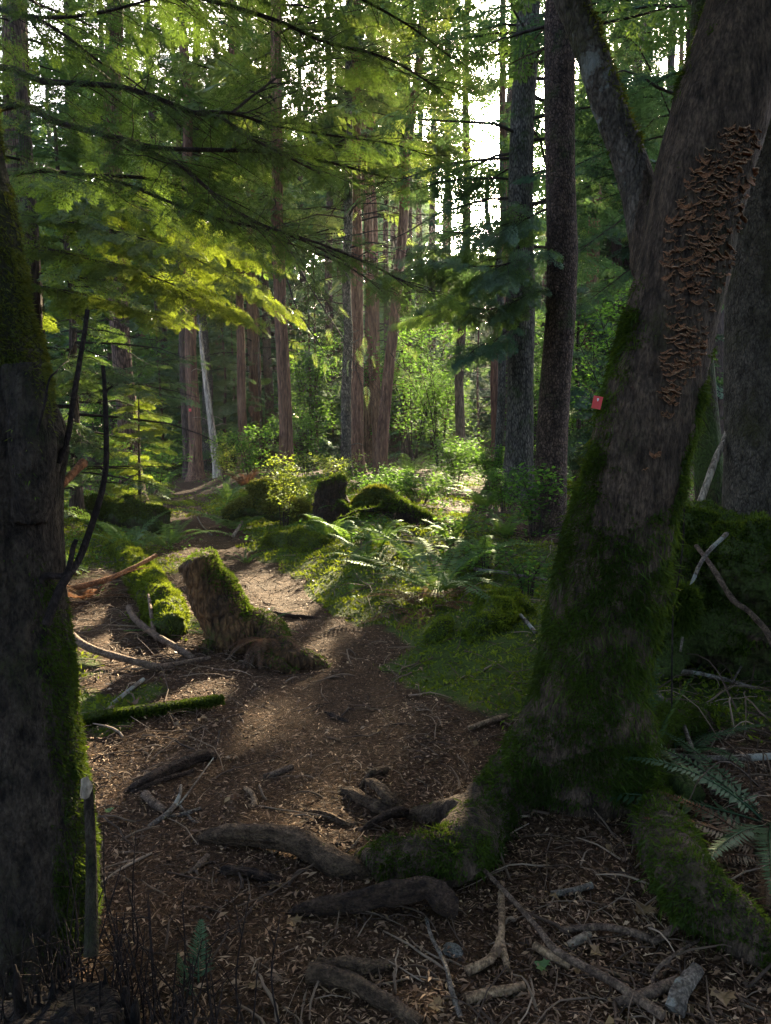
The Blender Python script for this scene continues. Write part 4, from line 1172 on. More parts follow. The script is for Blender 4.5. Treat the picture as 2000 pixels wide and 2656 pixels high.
# the wood behind everything
mb = MB()
n = 150000
a = rf.uniform(-.85, .85, n); dd = rf.uniform(76, 96, n)
P = np.stack([np.sin(a)*dd, np.cos(a)*dd, 0*a], -1)
cor = np.clip(1 - np.abs((P[:, 0] - .182*P[:, 1] + 3)/10), 0, 1)
top = 34 - 15*sm(0, .45, cor) + 7*fbm(np.stack([a*9, 0*a, 0*a], -1), 3, 121)
P[:, 2] = 1.5 + rf.random(n)*top
cl = fbm(P*[.25, .25, .18], 3, 122)
P = P[cl > -.12]; n = len(P)
D = nrm(np.stack([rf.normal(0, 1, n), rf.normal(0, .4, n), rf.normal(-.3, .4, n)], -1)); S = nrm(np.cross(D, rand_dirs(n, rf)))
mb.add(*rhombi(P, D, S, rf.uniform(.7, 1.8, n), rf.uniform(.15, .4, n)))
stuff('distant_forest', mb, M['conifer_blue'], 'mass of dark forest closing the view behind the trees', 'forest')
#@@SHRUBS
# ------------------------------------------------------------------ ferns, shrubs
def frond_mesh(P0, az, L, e0, e1, npin=24, wid=.17, twist=0.0, rng=RNG, arch=1.0):
    n = 22
    t = np.linspace(0, 1, n)
    el = e0 + (e1 - e0)*t**arch
    st = L/(n-1)
    h = np.concatenate([[0], np.cumsum(np.cos(el[:-1])*st)]); v = np.concatenate([[0], np.cumsum(np.sin(el[:-1])*st)])
    bend = az + rng.normal(0, .15)*t
    C = P0 + np.stack([np.cos(bend)*h, np.sin(bend)*h, v], -1)
    T = nrm(np.gradient(C, axis=0))
    side = nrm(np.stack([-np.sin(bend), np.cos(bend), 0*bend], -1))
    up = np.cross(T, side)
    up = nrm(up*np.where(up[:, 2:3] < 0, -1, 1) if abs(e0) < 1.2 else up)
    mb = tube(C, np.linspace(.0045, .001, n)*(.6 + L*.5), 4, False)
    u = .1 + .88*(np.arange(npin) + .5)/npin
    idx = u*(n-1); i0 = np.minimum(idx.astype(int), n-2); f = (idx-i0)[:, None]
    B = C[i0]*(1-f) + C[i0+1]*f
    ln = L*wid*np.minimum(1, .35 + 4*u)*(1-u)**.55*1.15
    for sg in (-1, 1):
        S = side[i0]*sg
        D = nrm(S*.95 + T[i0]*(.25 + .35*u[:, None]) - up[i0]*.18 + rng.normal(0, .07, (npin, 3)))
        mb.add(*rhombi(B, D, nrm(np.cross(D, up[i0]))*1, ln*rng.uniform(.85, 1.1, npin), L/npin*.36, .32, -up[i0]*(ln*.05)[:, None]))
    return mb

def fern(label, P, n, L, mat, e=(55, 80), tip=(-35, 5), seed=0, azr=(0, 360), npin=32, wid=.16, name='sword_fern', cat='fern', group=None):
    rng = np.random.default_rng(seed + 400)
    root = thing(name, label, cat, P, group)
    for k in range(n):
        a = radians(azr[0] + (azr[1]-azr[0])*(k + rng.uniform(.1, .9))/n)
        l = L*rng.uniform(.65, 1.1)
        part('frond', frond_mesh(P + np.array([cos(a), sin(a), 0])*.025, a, l, radians(rng.uniform(*e)), radians(rng.uniform(*tip)), npin, wid, rng=rng), mat, root)
    return root

FE, FD = M['fern'], M['fern_dead']
fern('bright sunlit fern arching beside the fallen log left of the bend', G(330, 1440), 10, .85, FE, seed=1)
fern('sunlit fern reaching over the path edge before the fallen log', G(435, 1420), 9, .9, FE, seed=2, e=(35, 65))
fern('low fern spreading under a pale stick past the path bend', G(602, 1372), 9, 1.15, FE, seed=3, e=(25, 50), tip=(-25, 0))
fern('tall sunlit fern at the near edge of the log bank', G(845, 1400), 10, .68, FE, seed=4, e=(55, 80))
fern('sunlit fern in front of the mossy hump, leaning forward', G(905, 1415), 9, .62, FE, seed=5)
fern('fern with upright fronds below the rotten log end', G(985, 1420), 9, .6, FE, seed=6)
fern('bluish upright fern right of the rotten log end', G(1165, 1420), 8, .6, FE, seed=7, e=(60, 85))
fern('large dark green fern above the mossy boulders and brown fronds', G(1135, 1535, .05), 12, 1.05, FE, seed=8, e=(28, 62), tip=(-25, 8), npin=30, wid=.14)
fern('small sword fern on the bank above the mossy hump, nearest the path', G(945, 1462), 8, .5, FE, seed=40, e=(45, 80))
fern('small sword fern between the rusty heap and the pale barkless stick', G(1060, 1460), 8, .55, FE, seed=41, e=(50, 82))
fern('sword fern on the bank close to the dark spruce, lower one', G(1250, 1450), 9, .6, FE, seed=42, e=(45, 80))
fern('sword fern on the bank close to the dark spruce, upper one', G(1310, 1395), 9, .6, FE, seed=43, e=(45, 80))
fern('small sunlit fern hugging the low rotten stump', G(905, 1340), 8, .55, FE, seed=44, e=(50, 80))
fern('small fern at the right end of the mossy sunlit lump', G(1045, 1365), 8, .55, FE, seed=45, e=(50, 80))
fern('rusty dead fern heap below the large dark green fern', G(1110, 1575), 13, .75, FD, seed=9, e=(5, 35), tip=(-25, -5), name='dead_fern')
fern('orange dead bracken beyond the path bend', G(640, 1268), 14, .95, FD, seed=10, e=(45, 85), name='dead_fern')
fern('red-brown dead fern under the broken orange branch', G(225, 1555), 12, .6, FD, seed=11, e=(15, 55), name='dead_fern')
fern('brown dead fronds hanging from the stump root', G(690, 1655, .14), 9, .36, FD, seed=12, e=(5, 30), tip=(-80, -50), azr=(180, 340), name='dead_fern')
fern('small fern rooted on the leaning stump side', G(665, 1640, .12), 5, .34, FE, seed=13, e=(25, 70), wid=.13, azr=(-20, 120))
fern('little fern low on the shaded ground left of the stump', G(470, 1640), 4, .45, FE, seed=14, e=(10, 30))
fern('yellowish fern behind the rotten log on the bank', G(1010, 1270), 9, .75, FE, seed=15)
fern('tall yellow-green fern clump before the grey fissured fir', G(1255, 1320), 10, .85, FE, seed=16)
fern('dark fern between grey fissured fir and rotten log', G(1120, 1290), 9, .8, FE, seed=17)
fern('fern at the back of the bank left of the dark hemlock', G(1060, 1240), 9, 1.2, FE, seed=18)
fern('pale fern standing behind the orange dead bracken', G(590, 1300), 8, .8, FE, seed=19)
fern('low ferny clump along the far path by the cedars', G(420, 1265), 10, 1.0, FE, seed=20)
fern('ferny tuft at the path side left of the cedars', G(330, 1275), 10, 1.0, FE, seed=21)
fern('fern hidden in shade left of the fallen log', G(235, 1330), 9, 1.0, FE, seed=22)
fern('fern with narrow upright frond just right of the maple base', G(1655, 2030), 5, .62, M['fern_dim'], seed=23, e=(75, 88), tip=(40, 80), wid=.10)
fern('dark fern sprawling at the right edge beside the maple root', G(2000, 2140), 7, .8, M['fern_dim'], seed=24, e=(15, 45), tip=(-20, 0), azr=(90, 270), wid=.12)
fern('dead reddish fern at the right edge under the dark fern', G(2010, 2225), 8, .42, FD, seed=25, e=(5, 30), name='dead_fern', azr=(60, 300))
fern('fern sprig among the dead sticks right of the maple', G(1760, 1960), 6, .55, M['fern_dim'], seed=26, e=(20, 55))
fern('single upright green fern at the front edge by the dark stump', G(512, 2575), 2, .17, M['fern_pale'], seed=27, e=(80, 88), tip=(60, 80), wid=.27, npin=24)
fern('low pale fern at the very front edge of the path', on(-.47, 1.50), 4, .2, M['fern_pale'], seed=28, e=(15, 35), azr=(-60, 90), npin=22)
fern('pale tuft of grass-like fern at the moss edge by the path', G(640, 1462), 9, .35, FE, seed=29, e=(40, 75), wid=.08)

def shrub(label, x, y, h, wd, n, size, mat, seed=0, nstem=7, name='leafy_shrub', zlo=.12, lean=(0, 0), cat='shrub'):
    rng = np.random.default_rng(seed + 700)
    P0 = on(x, y)
    root = thing(name, label, cat, P0)
    st, lv = MB(), MB()
    nt = 4
    if h > 2.5: nstem, nt = 6, 11
    per = n//(nstem*nt)
    for k in range(nstem):
        a = rng.uniform(0, 2*pi); rr = wd*rng.uniform(.2, 1)
        e = P0 + [cos(a)*rr + lean[0]*h, sin(a)*rr + lean[1]*h, h*rng.uniform(.65, 1.05)]
        c = spline([P0 + [cos(a)*.05, sin(a)*.05, -.05], P0*.6 + e*.4 + [0, 0, h*.12], e], 12)
        join(st, tube(c, np.linspace(.010, .003, 12)*(.6 + h*.35), 5))
        for q in range(nt):
            b = c[rng.integers(3, 12)]; a2 = rng.uniform(0, 2*pi); l = wd*rng.uniform(.3, .8)
            e2 = b + [cos(a2)*l, sin(a2)*l, rng.uniform(-.12, .25)*h]
            c2 = spline([b, (b+e2)/2 + [0, 0, .08*h], e2], 7)
            join(st, tube(c2, np.linspace(.004, .0015, 7)*(.6+h*.35), 4))
            t = rng.uniform(.1, 1, per); p = c2[(t*6).astype(int)] + rng.normal(0, .06*h**.5, (per, 3))
            a3 = rng.uniform(0, 2*pi, per)
            D = nrm(np.stack([np.cos(a3), np.sin(a3), rng.normal(-.15, .3, per)], -1)); S = nrm(np.cross(D, np.stack([rng.normal(0, .35, per), rng.normal(0, .35, per), np.ones(per)], -1)))
            L = size*rng.uniform(.6, 1.25, per)
            lv.add(*rhombi(p, D, S, L, L*.33, .42, np.stack([0*L, 0*L, -.06*L], -1)))
    two('foliage', lv, st, mat, M['branch'], root)
    return root
B_, BY = M['broad'], M['broad_yellow']
def sh(label, px_, py_, *a, **k):
    g_ = G(px_, py_); return shrub(label, g_[0], g_[1], *a, **k)
def shY(label, px_, Y, *a, **k):
    return shrub(label, col(px_, Y), Y, *a, **k)
shY('yellow-green leafy shrub sprouting on the dark stump by the bend', 735, 10.8, .95, .34, 900, .062, BY, seed=1)
shY('bright low shrub between the bend and the mossy hump', 800, 11.6, .5, .4, 800, .055, BY, seed=2)
shY('sunlit leafy shrub at the foot of the grey sunlit hemlock', 880, 15, .7, .6, 1200, .06, BY, seed=3)
shY('leafy shrub crowding the base of the slender leaning cedar', 1010, 14, .6, .6, 1300, .06, B_, seed=4)
shY('tall airy shrub filling the gap behind the broad red cedar', 800, 25, 4.0, 1.8, 3500, .11, B_, seed=5, nstem=12)
shY('tall leafy vine maple glowing behind the slender leaning cedar', 1070, 27, 5.5, 2.4, 6500, .12, B_, seed=6, nstem=14)
shY('tall green vine maple left of the dark hemlock', 1140, 24, 4.6, 2.0, 4500, .11, B_, seed=7, nstem=14)
shY('bright shrub thicket seen between grey fir and dark spruce', 1395, 22, 4.2, 1.8, 3500, .1, B_, seed=9, nstem=12)
shY('shaded shrub thicket seen between dark spruce and maple', 1500, 17, 4.0, 1.8, 3800, .09, B_, seed=10, nstem=12)
shY('dim shrub thicket behind the maple at breast height', 1640, 13, 3.2, 1.6, 3000, .08, B_, seed=11, nstem=12)
shY('round bush right of the broad red cedar at its foot', 795, 19, 1.7, 1.0, 2000, .08, B_, seed=15)
shY('leafy thicket in front of the dark hemlock', 1185, 16, 1.0, 1.0, 2400, .075, B_, seed=16, nstem=10)
shY('leafy thicket in front of the slim reddish hemlock', 1275, 15, 1.0, .9, 2200, .07, B_, seed=17, nstem=10)
shY('salal bush with broad pale leaves at the foot of the dark spruce', 1395, 8.2, .75, .4, 420, .075, B_, seed=18)
shY('low salal sprig beside the foot of the leaning maple', 1375, 6.2, .35, .25, 150, .07, B_, seed=19)
shY('salal bush on the bank right of the large dark green fern', 1260, 6.9, .28, .45, 200, .07, B_, seed=20)
shY('straggly salal over the bleached sticks on the bank', 1180, 7.9, .3, .45, 220, .07, B_, seed=21)
shY('leafy seedling patch on the moss above the path', 960, 8.3, .14, .5, 220, .055, B_, seed=22)
shY('leafy bush along the far path left of the cedars', 400, 17, 1.3, .9, 1600, .075, B_, seed=23)
shY('sunlit sprouts at the foot of the bleached leaning snag', 585, 19.5, 1.2, .7, 1300, .075, BY, seed=24)
shY('leafy bush behind the fallen log', 300, 13.5, 1.3, .9, 1500, .07, B_, seed=25)
shY('green bush right of the bleached leaning snag', 650, 18, 1.5, .9, 1700, .075, B_, seed=26)
shY('tall dim shrub far behind the furrowed fir', 280, 22, 4.2, 2.2, 4000, .1, B_, seed=27, nstem=12)
shY('leafy bank shrub before the grey fissured fir', 1310, 11, .65, .6, 1300, .06, B_, seed=28)
shY('leafy bank shrub behind the rotten log', 1090, 11.5, .5, .7, 1400, .06, B_, seed=29)
shY('leafy bank shrub behind the yellowish fern', 1000, 12, .5, .7, 1300, .06, B_, seed=30)
shY('small seedling bush on the bank in front of the broad red cedar', 770, 13.5, .6, .5, 1100, .06, BY, seed=31)

# ------------------------------------------------------------------ logs, stumps, mossy lumps
def mossy(name, label, tubes, vox, mat, mask, dens, mL=.028, mW=.004, droop=.6, disp=.03, cat='log', mossmat=None, fr=(6, 6, 6), lump=.02):
    mb = MB()
    for t in tubes: join(mb, t)
    V, Nn, Fq = fuse(mb, vox, 3)
    V = V + Nn*(fbm(V*np.array(fr), 4, 131)*disp*1.3 + fbm(V*np.array(fr)*4, 3, 132)*disp*.45)[:, None]
    b = V[V[:, 2] <= np.percentile(V[:, 2], 5)].mean(0)
    root = thing(name, label, cat, b)
    part('wood', MB().add(V, Fq), mat, root)
    P, N_ = quad_samples(V, Fq, Nn, dens, mask)
    P = P + N_*(np.clip(fbm(P*7, 3, 133), -.2, 1)*lump)[:, None]
    part('moss', moss_on(P, N_, mL, mW, droop, 2), mossmat or M['moss'], root)
    return root
topmask = lambda th=.0, amt=.7: (lambda P, N: sm(th, th+.45, N[:, 2] + amt*fbm(P*4, 4, 134)))
a, b = at(415, 1352, 10.7), at(225, 1315, 11.9)
mossy('fallen_log', 'mossy fallen log with a cut dark end at the path bend', [mixed([to(b, .2), to((a+b)/2, .21), to(a, .22)], 14), tube(pxs((430, 1380, 10.6), (370, 1330, 10.7), (330, 1290, 11)), .05, 8)], .025, M['log'], lambda P, N: topmask(-.1)(P, N)*(N[:, 1] > -.8), 5000, .045, .007)
mossy('fallen_log', 'thick moss-covered log lying end-on left of the leaning stump', [mixed([to(G(455, 1628, .07), .11), to(G(415, 1562, .10), .14), to(G(372, 1495, .10), .13), to(G(325, 1440, .07), .12), to(G(290, 1405, .03), .1)], 20), mixed([to(G(420, 1600, .02), .12), to(G(370, 1530, .0), .14), to(G(330, 1480, -.03), .12)], 12)], .02, M['log'], lambda P, N: topmask(-.4)(P, N)*(1 - sm(.5, .8, -N[:, 1])*.9), 11000, .026, .004, mossmat=M['moss_floor'], disp=.07, lump=.035)
sg = G(612, 1672)
YT = sg[1]
mossy('leaning_stump', 'leaning sawn tree stump with mossy side standing by the path', [
    tube(spline([sg + [.05, .03, -.14], sg + [0, 0, .04], at(560, 1555, YT+.02), at(506, 1450, YT)], 20), np.linspace(.24, .142, 20), 20),
    mixed([to(sg + [.08, .02, .1], .17), to(sg + [.24, 0, .09], .13), to(G(735, 1695, .07), .10), to(G(800, 1720, .03), .075), to(G(850, 1740, -.03), .04)]),
    mixed([to(sg + [.1, -.05, .03], .09), to(G(705, 1722, .03), .05), to(G(775, 1755, -.01), .022)]),
    mixed([to(sg + [-.05, -.02, .04], .13), to(G(530, 1705, -.03), .07)])], .013, M['stump'],
    lambda P, N: np.clip(sm(.35, .8, N[:, 0] + .5*fbm(P*5, 4, 135))*sm(.05, .2, P[:, 2]) + sm(.3, .8, N[:, 2])*.45*sm(.0, .4, fbm(P*6, 3, 136) + .3), 0, 1), 12000, .022, .0035, .6, .03, 'stump')
mossy('rotten_log', 'rotten log with a ragged dark end on the sunny bank', [mixed([to(at(1180, 1390, 8.9), .08), to(at(1110, 1355, 9.0), .11), to(at(1040, 1325, 9.1), .14), to(at(1005, 1310, 9.25), .13)], 14), tube(pxs((1010, 1320, 9.1), (930, 1325, 9.0), (880, 1345, 8.9)), .03, 8)], .02, M['rotten'], topmask(0), 6000, .04, .006)
mossy('dark_stump', 'low rotten stump on the bank behind the tall sunlit fern', [mixed([to(at(862, 1345, 10.4), .3), to(at(862, 1290, 10.4), .24), to(at(858, 1245, 10.4), .19)], 10), mixed([to(at(880, 1320, 10.2), .12), to(at(910, 1345, 10.1), .06)], 6)], .03, M['rotten'], topmask(.2), 3500, .045, .007, disp=.08, cat='stump')
mossy('mossy_mound', 'mossy sunlit lump right of the low rotten stump', [mixed([to(at(940, 1330, 10.3), .22), to(at(975, 1300, 10.3), .24), to(at(1020, 1330, 10.2), .14)], 10)], .03, M['log'], topmask(-.5), 5000, .05, .007, disp=.06, cat='moss mound', mossmat=M['moss_gold'])
mossy('fallen_log', 'sunlit mossy log crossing behind the low spreading fern', [mixed([to(at(585, 1340, 11.6), .12), to(at(660, 1310, 11.5), .17), to(at(760, 1325, 11.2), .2), to(at(830, 1360, 10.8), .16)], 16), mixed([to(at(655, 1285, 11.6), .17), to(at(700, 1270, 11.6), .15), to(at(735, 1300, 11.5), .14)], 10)], .03, M['log'], topmask(-.3), 5000, .05, .008, disp=.07, mossmat=M['moss_gold'])
mossy('mossy_stone', 'small upright mossy lump beside the rusty fern heap', [mixed([to(G(1120, 1665, -.01), .07), to(G(1140, 1640, .05), .075), to(G(1165, 1610, .07), .055)], 8)], .018, M['log'], topmask(-.7), 16000, .022, .0035, disp=.04, cat='moss mound', mossmat=M['moss_floor'])
mossy('mossy_stone', 'broad cushion of moss between the maple and the rusty fern heap', [mixed([to(G(1225, 1665, -.02), .10), to(G(1280, 1625, .0), .15), to(G(1330, 1590, -.02), .14), to(G(1260, 1600, -.02), .13)], 8)], .02, M['log'], topmask(-.7), 16000, .022, .0035, disp=.1, cat='moss mound', lump=.05, mossmat=M['moss_floor'])
mossy('mossy_hump', 'mossy hump with a pale twig at the sunlit path edge', [mixed([to(G(700, 1420, -.05), .2), to(G(770, 1415, .0), .2), to(G(840, 1430, -.06), .18)], 8)], .025, M['log'], topmask(-.6), 12000, .024, .004, disp=.07, cat='moss mound', mossmat=M['moss_floor'], lump=.04)
mossy('mossy_log', 'great mossy log and root mass to the right behind the maple', [
    mixed([to(at(1690, 1370, 4.7), .2), to(at(1790, 1400, 4.6), .26), to(at(1900, 1440, 4.3), .24), to(at(2010, 1475, 4.0), .24), to(at(2250, 1520, 3.7), .24)], 18),
    mixed([to(at(1760, 1560, 4.5), .36), to(at(1900, 1580, 4.4), .4), to(at(2100, 1620, 4.2), .42)], 12),
    mixed([to(at(1730, 1450, 4.3), .2), to(at(1720, 1560, 4.3), .24), to(at(1700, 1700, 4.3), .2)], 8)], .03, M['log'], topmask(-.25, .9), 12000, .028, .004, disp=.11, lump=.05)

# ------------------------------------------------------------------ roots, branches and sticks on the floor
def stick(name, label, pts, r0, r1, mat, cat='stick', n=26, forks=(), rough=.22, sides=8, moss=False):
    n = 46 if cat == 'root' else n
    def pth(pp):
        q = []
        for p in pp:
            q.append(G(p[0], p[1], p[2] if len(p) > 2 else .0) if len(p) < 4 else at(p[0], p[1], p[3]))
        return spline(q, n)
    c = pth(pts)
    u_ = np.linspace(0, 1, n)
    taper = np.linspace(r0, r1, n)
    if cat == 'root':
        taper = taper*(.35 + .65*np.minimum(sm(0, .18, u_), sm(1, .85, u_)))*(1 + .25*fbm(np.stack([u_*7, 0*u_ + pts[0][0], 0*u_], -1), 3, 8)); sides, rough = 30, .34
    mb = tube(c + [0, 0, r1*(.25 if cat == 'root' else .6)], taper, sides, True, rough, .35/r0 if r0 > .02 else 14, int(pts[0][0]), .55 if cat == 'root' else .25)
    for fpts, a_, b_ in forks:
        join(mb, tube(pth(fpts) + [0, 0, b_*.6], np.linspace(a_, b_, n), sides-1, True, rough, 14, 5))
    if not moss:
        return solo(name, mb, mat, label, cat)
    root = thing(name, label, cat, c[0])
    part('wood', mb, mat, root)
    k = np.repeat(np.arange(n), 260)
    rr = np.random.default_rng(4)
    th = rr.uniform(0, pi, len(k)); T = nrm(np.gradient(c, axis=0))[k]; sd_ = nrm(np.cross(T, [0, 0, 1.])); N_ = sd_*np.cos(th)[:, None] + np.array([0, 0, 1.])*np.sin(th)[:, None]
    P = c[k] + T*rr.uniform(-.5, .5, len(k))[:, None]*np.linalg.norm(c[1]-c[0]) + N_*taper[k][:, None]
    part('moss', moss_on(P, N_, .022, .0035, .2, 2, rr), M['moss'], root)
    return root
R_, S_, SG, SP, SR = M['root'], M['stick'], M['stick_grey'], M['stick_pale'], M['stick_red']
stick('exposed_root', 'long smooth root hump crossing the path nearest the maple root', [(495, 2190, -.02), (580, 2175, .02), (700, 2178, .045), (790, 2205, .045), (880, 2250, .03), (985, 2295, -.02)], .03, .045, R_, 'root')
stick('exposed_root', 'thin root running beside the long smooth root hump', [(770, 2180, 0), (850, 2195, .01), (940, 2185, .0)], .012, .008, R_, 'root')
stick('exposed_root', 'short dark root half buried below the long root hump', [(555, 2268, -.01), (620, 2265, .015), (690, 2280, .015), (745, 2300, -.02)], .02, .018, M['rotten_root'], 'root')
stick('exposed_root', 'dark humped root in the middle of the near path', [(720, 2385, -.02), (800, 2365, .015), (920, 2345, .035), (1040, 2325, .06), (1110, 2315, .065), (1150, 2350, .04), (1180, 2400, -.02)], .018, .04, M['rotten_root'], 'root')
stick('exposed_root', 'forked brown root at the bottom of the path', [(780, 2540, -.01), (880, 2520, .01), (960, 2515, .015), (1060, 2500, -.01)], .03, .014, R_, 'root', forks=[([(800, 2535, .01), (900, 2560, .012), (980, 2600, .012), (1090, 2670, 0)], .028, .02)])
stick('exposed_root', 'tapering root stub pointing at the maple buttress', [(880, 2050, .0), (930, 2070, .02), (990, 2105, .015), (1030, 2135, -.02)], .018, .035, R_, 'root')
stick('exposed_root', 'knobbly standing root piece behind the tapering root stub', [(950, 2025, .04), (985, 2050, .06), (1010, 2080, .05), (1050, 2110, .0)], .02, .028, R_, 'root', forks=[([(1000, 2000, .02), (965, 2010, .05), (935, 2050, -.01)], .02, .012)])
stick('exposed_root', 'dark bent root crossing in front of the root stub', [(930, 2170, -.01), (975, 2135, .03), (1030, 2110, .05), (1060, 2115, .02)], .012, .02, M['rotten_root'], 'root')
stick('exposed_root', 'narrow dark root on the path above the long root hump', [(785, 2105, 0), (840, 2115, .012), (900, 2140, .01), (940, 2150, -.01)], .012, .012, R_, 'root')
stick('exposed_root', 'ridged dark root emerging left of the path', [(310, 2070, -.02), (380, 2030, .02), (450, 1995, .03), (530, 1962, .03), (570, 1975, -.01)], .02, .026, M['rotten_root'], 'root', forks=[([(340, 2065, -.01), (420, 2030, .01), (500, 2005, .005)], .014, .01)])
stick('exposed_root', 'slim dark root in mid path below the stump', [(835, 1850, -.01), (870, 1860, .015), (910, 1880, 0)], .014, .012, M['rotten_root'], 'root')
stick('exposed_root', 'dark flat root across the path behind the leaning stump', [(700, 1590, 0), (760, 1600, .02), (830, 1605, 0)], .022, .018, M['rotten_root'], 'root')
stick('mossy_branch', 'straight moss-covered branch lying between snag and path', [(185, 1885, .0), (300, 1862, .015), (450, 1842, .02), (572, 1822, .03)], .03, .026, M['log'], 'branch', moss=True)
stick('dead_branch', 'long bent bare branch curving toward the stump foot', [(160, 1610, .12), (205, 1670, .08), (290, 1705, .05), (400, 1730, .035), (440, 1728, .03), (545, 1710, .05)], .03, .014, S_, 'branch')
stick('dead_branch', 'knotty bare branch ending beside the long bent branch', [(335, 1580, .06), (350, 1610, .07), (400, 1650, .06), (450, 1680, .05), (505, 1715, .02)], .026, .02, S_, 'branch', forks=[([(400, 1645, .06), (392, 1590, .15), (385, 1545, .22)], .018, .01)])
stick('dead_branch', 'orange-brown broken branch propped above the dead fern', [(185, 1530, .05), (270, 1510, .12), (350, 1475, .22), (405, 1443, .32)], .03, .02, SR, 'branch')
stick('broken_limb', 'sunlit broken limb end jutting out past the burl', [(135, 1290, 0, 2.04), (180, 1245, 0, 2.12), (218, 1205, 0, 2.2)], .009, .013, SR, 'branch')
stick('fallen_stick', 'short pale grey stick left of the mossy branch', [(272, 1845, .0), (330, 1800, .01), (372, 1765, .01)], .011, .012, SG)
stick('fallen_stick', 'pale forked twig beside the ridged dark root', [(385, 2150, .0), (440, 2110, .02), (465, 2070, .02), (470, 2040, .02)], .012, .006, SG, forks=[([(450, 2100, .015), (480, 2070, .02), (560, 1960, .02)], .006, .003), ([(465, 2090, .01), (500, 2130, .01), (525, 2140, 0)], .006, .003)])
stick('fallen_stick', 'dark stick lying against the pale forked twig', [(430, 2125, .0), (480, 2115, .01), (520, 2100, .01)], .010, .008, SG)
stick('fallen_stick', 'stubby brown stick left of the pale forked twig', [(375, 2070, .0), (400, 2090, .015), (430, 2115, .0)], .02, .018, S_)
stick('fallen_stick', 'short thick stick alone in the middle of the path', [(685, 2020, .005), (720, 2010, .01), (758, 1995, .005)], .016, .014, S_)
stick('fallen_stick', 'small curved peg of wood lying on the mid path', [(635, 2050, .0), (655, 2065, .015), (662, 2095, .0)], .01, .012, SP)
stick('fallen_stick', 'small snapped stick below the long root hump left of path', [(490, 2275, .0), (515, 2250, .015), (540, 2228, .01)], .008, .01, S_, forks=[([(520, 2245, .01), (560, 2240, .01)], .006, .004)])
stick('forked_stick', 'pale peeled stick with forked foot in the front litter', [(1300, 2325, .03), (1302, 2400, .02), (1296, 2450, .015), (1270, 2500, .012), (1210, 2528, .005)], .011, .014, SP, forks=[([(1300, 2450, .012), (1310, 2490, .008), (1318, 2528, .002)], .013, .009)])
stick('fallen_stick', 'pale peeled stick below the forked pale stick', [(1208, 2598, .005), (1280, 2585, .01), (1360, 2566, .008)], .014, .013, SP)
stick('fallen_stick', 'flat pale wood sliver right of the forked pale stick', [(1385, 2465, .005), (1430, 2485, .01), (1480, 2510, .005)], .012, .014, SP)
stick('long_branch', 'long thin dark branch slanting across the front litter', [(1150, 2205, .02), (1230, 2245, .04), (1300, 2310, .05), (1390, 2410, .04), (1450, 2480, .035), (1590, 2555, .03), (1720, 2650, .02)], .006, .013, S_, 'branch')
stick('fallen_stick', 'mottled curved stick between front litter and maple root', [(1450, 2425, .0), (1560, 2410, .02), (1640, 2430, .015), (1690, 2450, .0)], .010, .012, S_, forks=[([(1690, 2455, .005), (1730, 2430, .02), (1758, 2405, .03)], .012, .012)])
stick('fallen_stick', 'thick grey-brown stick at the bottom right of the litter', [(1745, 2640, .0), (1770, 2580, .02), (1810, 2525, .02)], .026, .02, SG)
stick('fallen_stick', 'weathered flat stick left of the thick bottom stick', [(1600, 2610, .0), (1680, 2590, .015), (1760, 2555, .01)], .014, .016, S_)
stick('fallen_stick', 'lichen-spotted grey stick in front of the maple base', [(1430, 2330, .0), (1490, 2315, .01), (1535, 2305, .005)], .010, .012, SG)
stick('fallen_stick', 'short lichen-white stick right of the grey stone', [(1475, 2460, .0), (1505, 2445, .01), (1530, 2430, .005)], .014, .012, M['dead'])
stick('fallen_stick', 'arched thin twig over the litter near the right maple root', [(1690, 2600, .0), (1700, 2530, .03), (1750, 2480, .05), (1820, 2440, .0)], .006, .004, S_)
stick('fallen_stick', 'thin twig standing beside the grey stone', [(1105, 2385, .02), (1120, 2440, .03), (1155, 2510, .02), (1170, 2570, .01), (1195, 2650, 0)], .005, .008, SG)
stick('fallen_stick', 'weathered stick lying left of the maple above its back root', [(1215, 1895, .0), (1260, 1880, .01), (1315, 1860, .02)], .012, .015, SP)
stick('fallen_stick', 'pale barkless stick on the bank below the salal', [(1030, 1405, .05), (1100, 1415, .06), (1165, 1430, .04)], .016, .016, SG)
stick('fallen_stick', 'bleached stick on the bank right of the large green fern', [(1115, 1440, .12), (1135, 1475, .06), (1165, 1520, .03)], .02, .028, M['dead'])
stick('fallen_stick', 'fallen grey pole ending behind the maple trunk', [(1230, 1480, .05), (1330, 1492, .08), (1420, 1510, .05)], .016, .02, SG)
stick('fallen_stick', 'white-ended stick under the low spreading fern', [(605, 1392, .03), (620, 1370, .1), (628, 1355, .16)], .025, .02, M['dead'])
stick('fallen_stick', 'thin grey stick at the path edge past the low fern', [(512, 1342, .01), (525, 1365, .02), (550, 1390, .01)], .012, .012, SG)
stick('fallen_stick', 'dark twig lying left of the large green fern fronds', [(1300, 1555, .02), (1350, 1600, .03), (1390, 1645, .01)], .012, .014, SG)
stick('dead_branch', 'lichen-grey branch across the litter right of the maple', [(1695, 1622, .10), (1790, 1655, .12), (1900, 1690, .10), (2010, 1745, .05)], .018, .014, SG, 'branch', forks=[([(1920, 1720, .08), (1955, 1660, .14), (2000, 1600, .18)], .008, .004), ([(1850, 1675, .1), (1870, 1720, .05), (1860, 1780, .0)], .006, .003)])
stick('dead_branch', 'mottled branch lying below the lichen-grey branch', [(1685, 1760, .05), (1770, 1745, .07), (1860, 1760, .06), (1960, 1790, .03)], .014, .012, SG, 'branch', forks=[([(1900, 1770, .06), (1940, 1700, .12), (1975, 1650, .16)], .007, .004)])
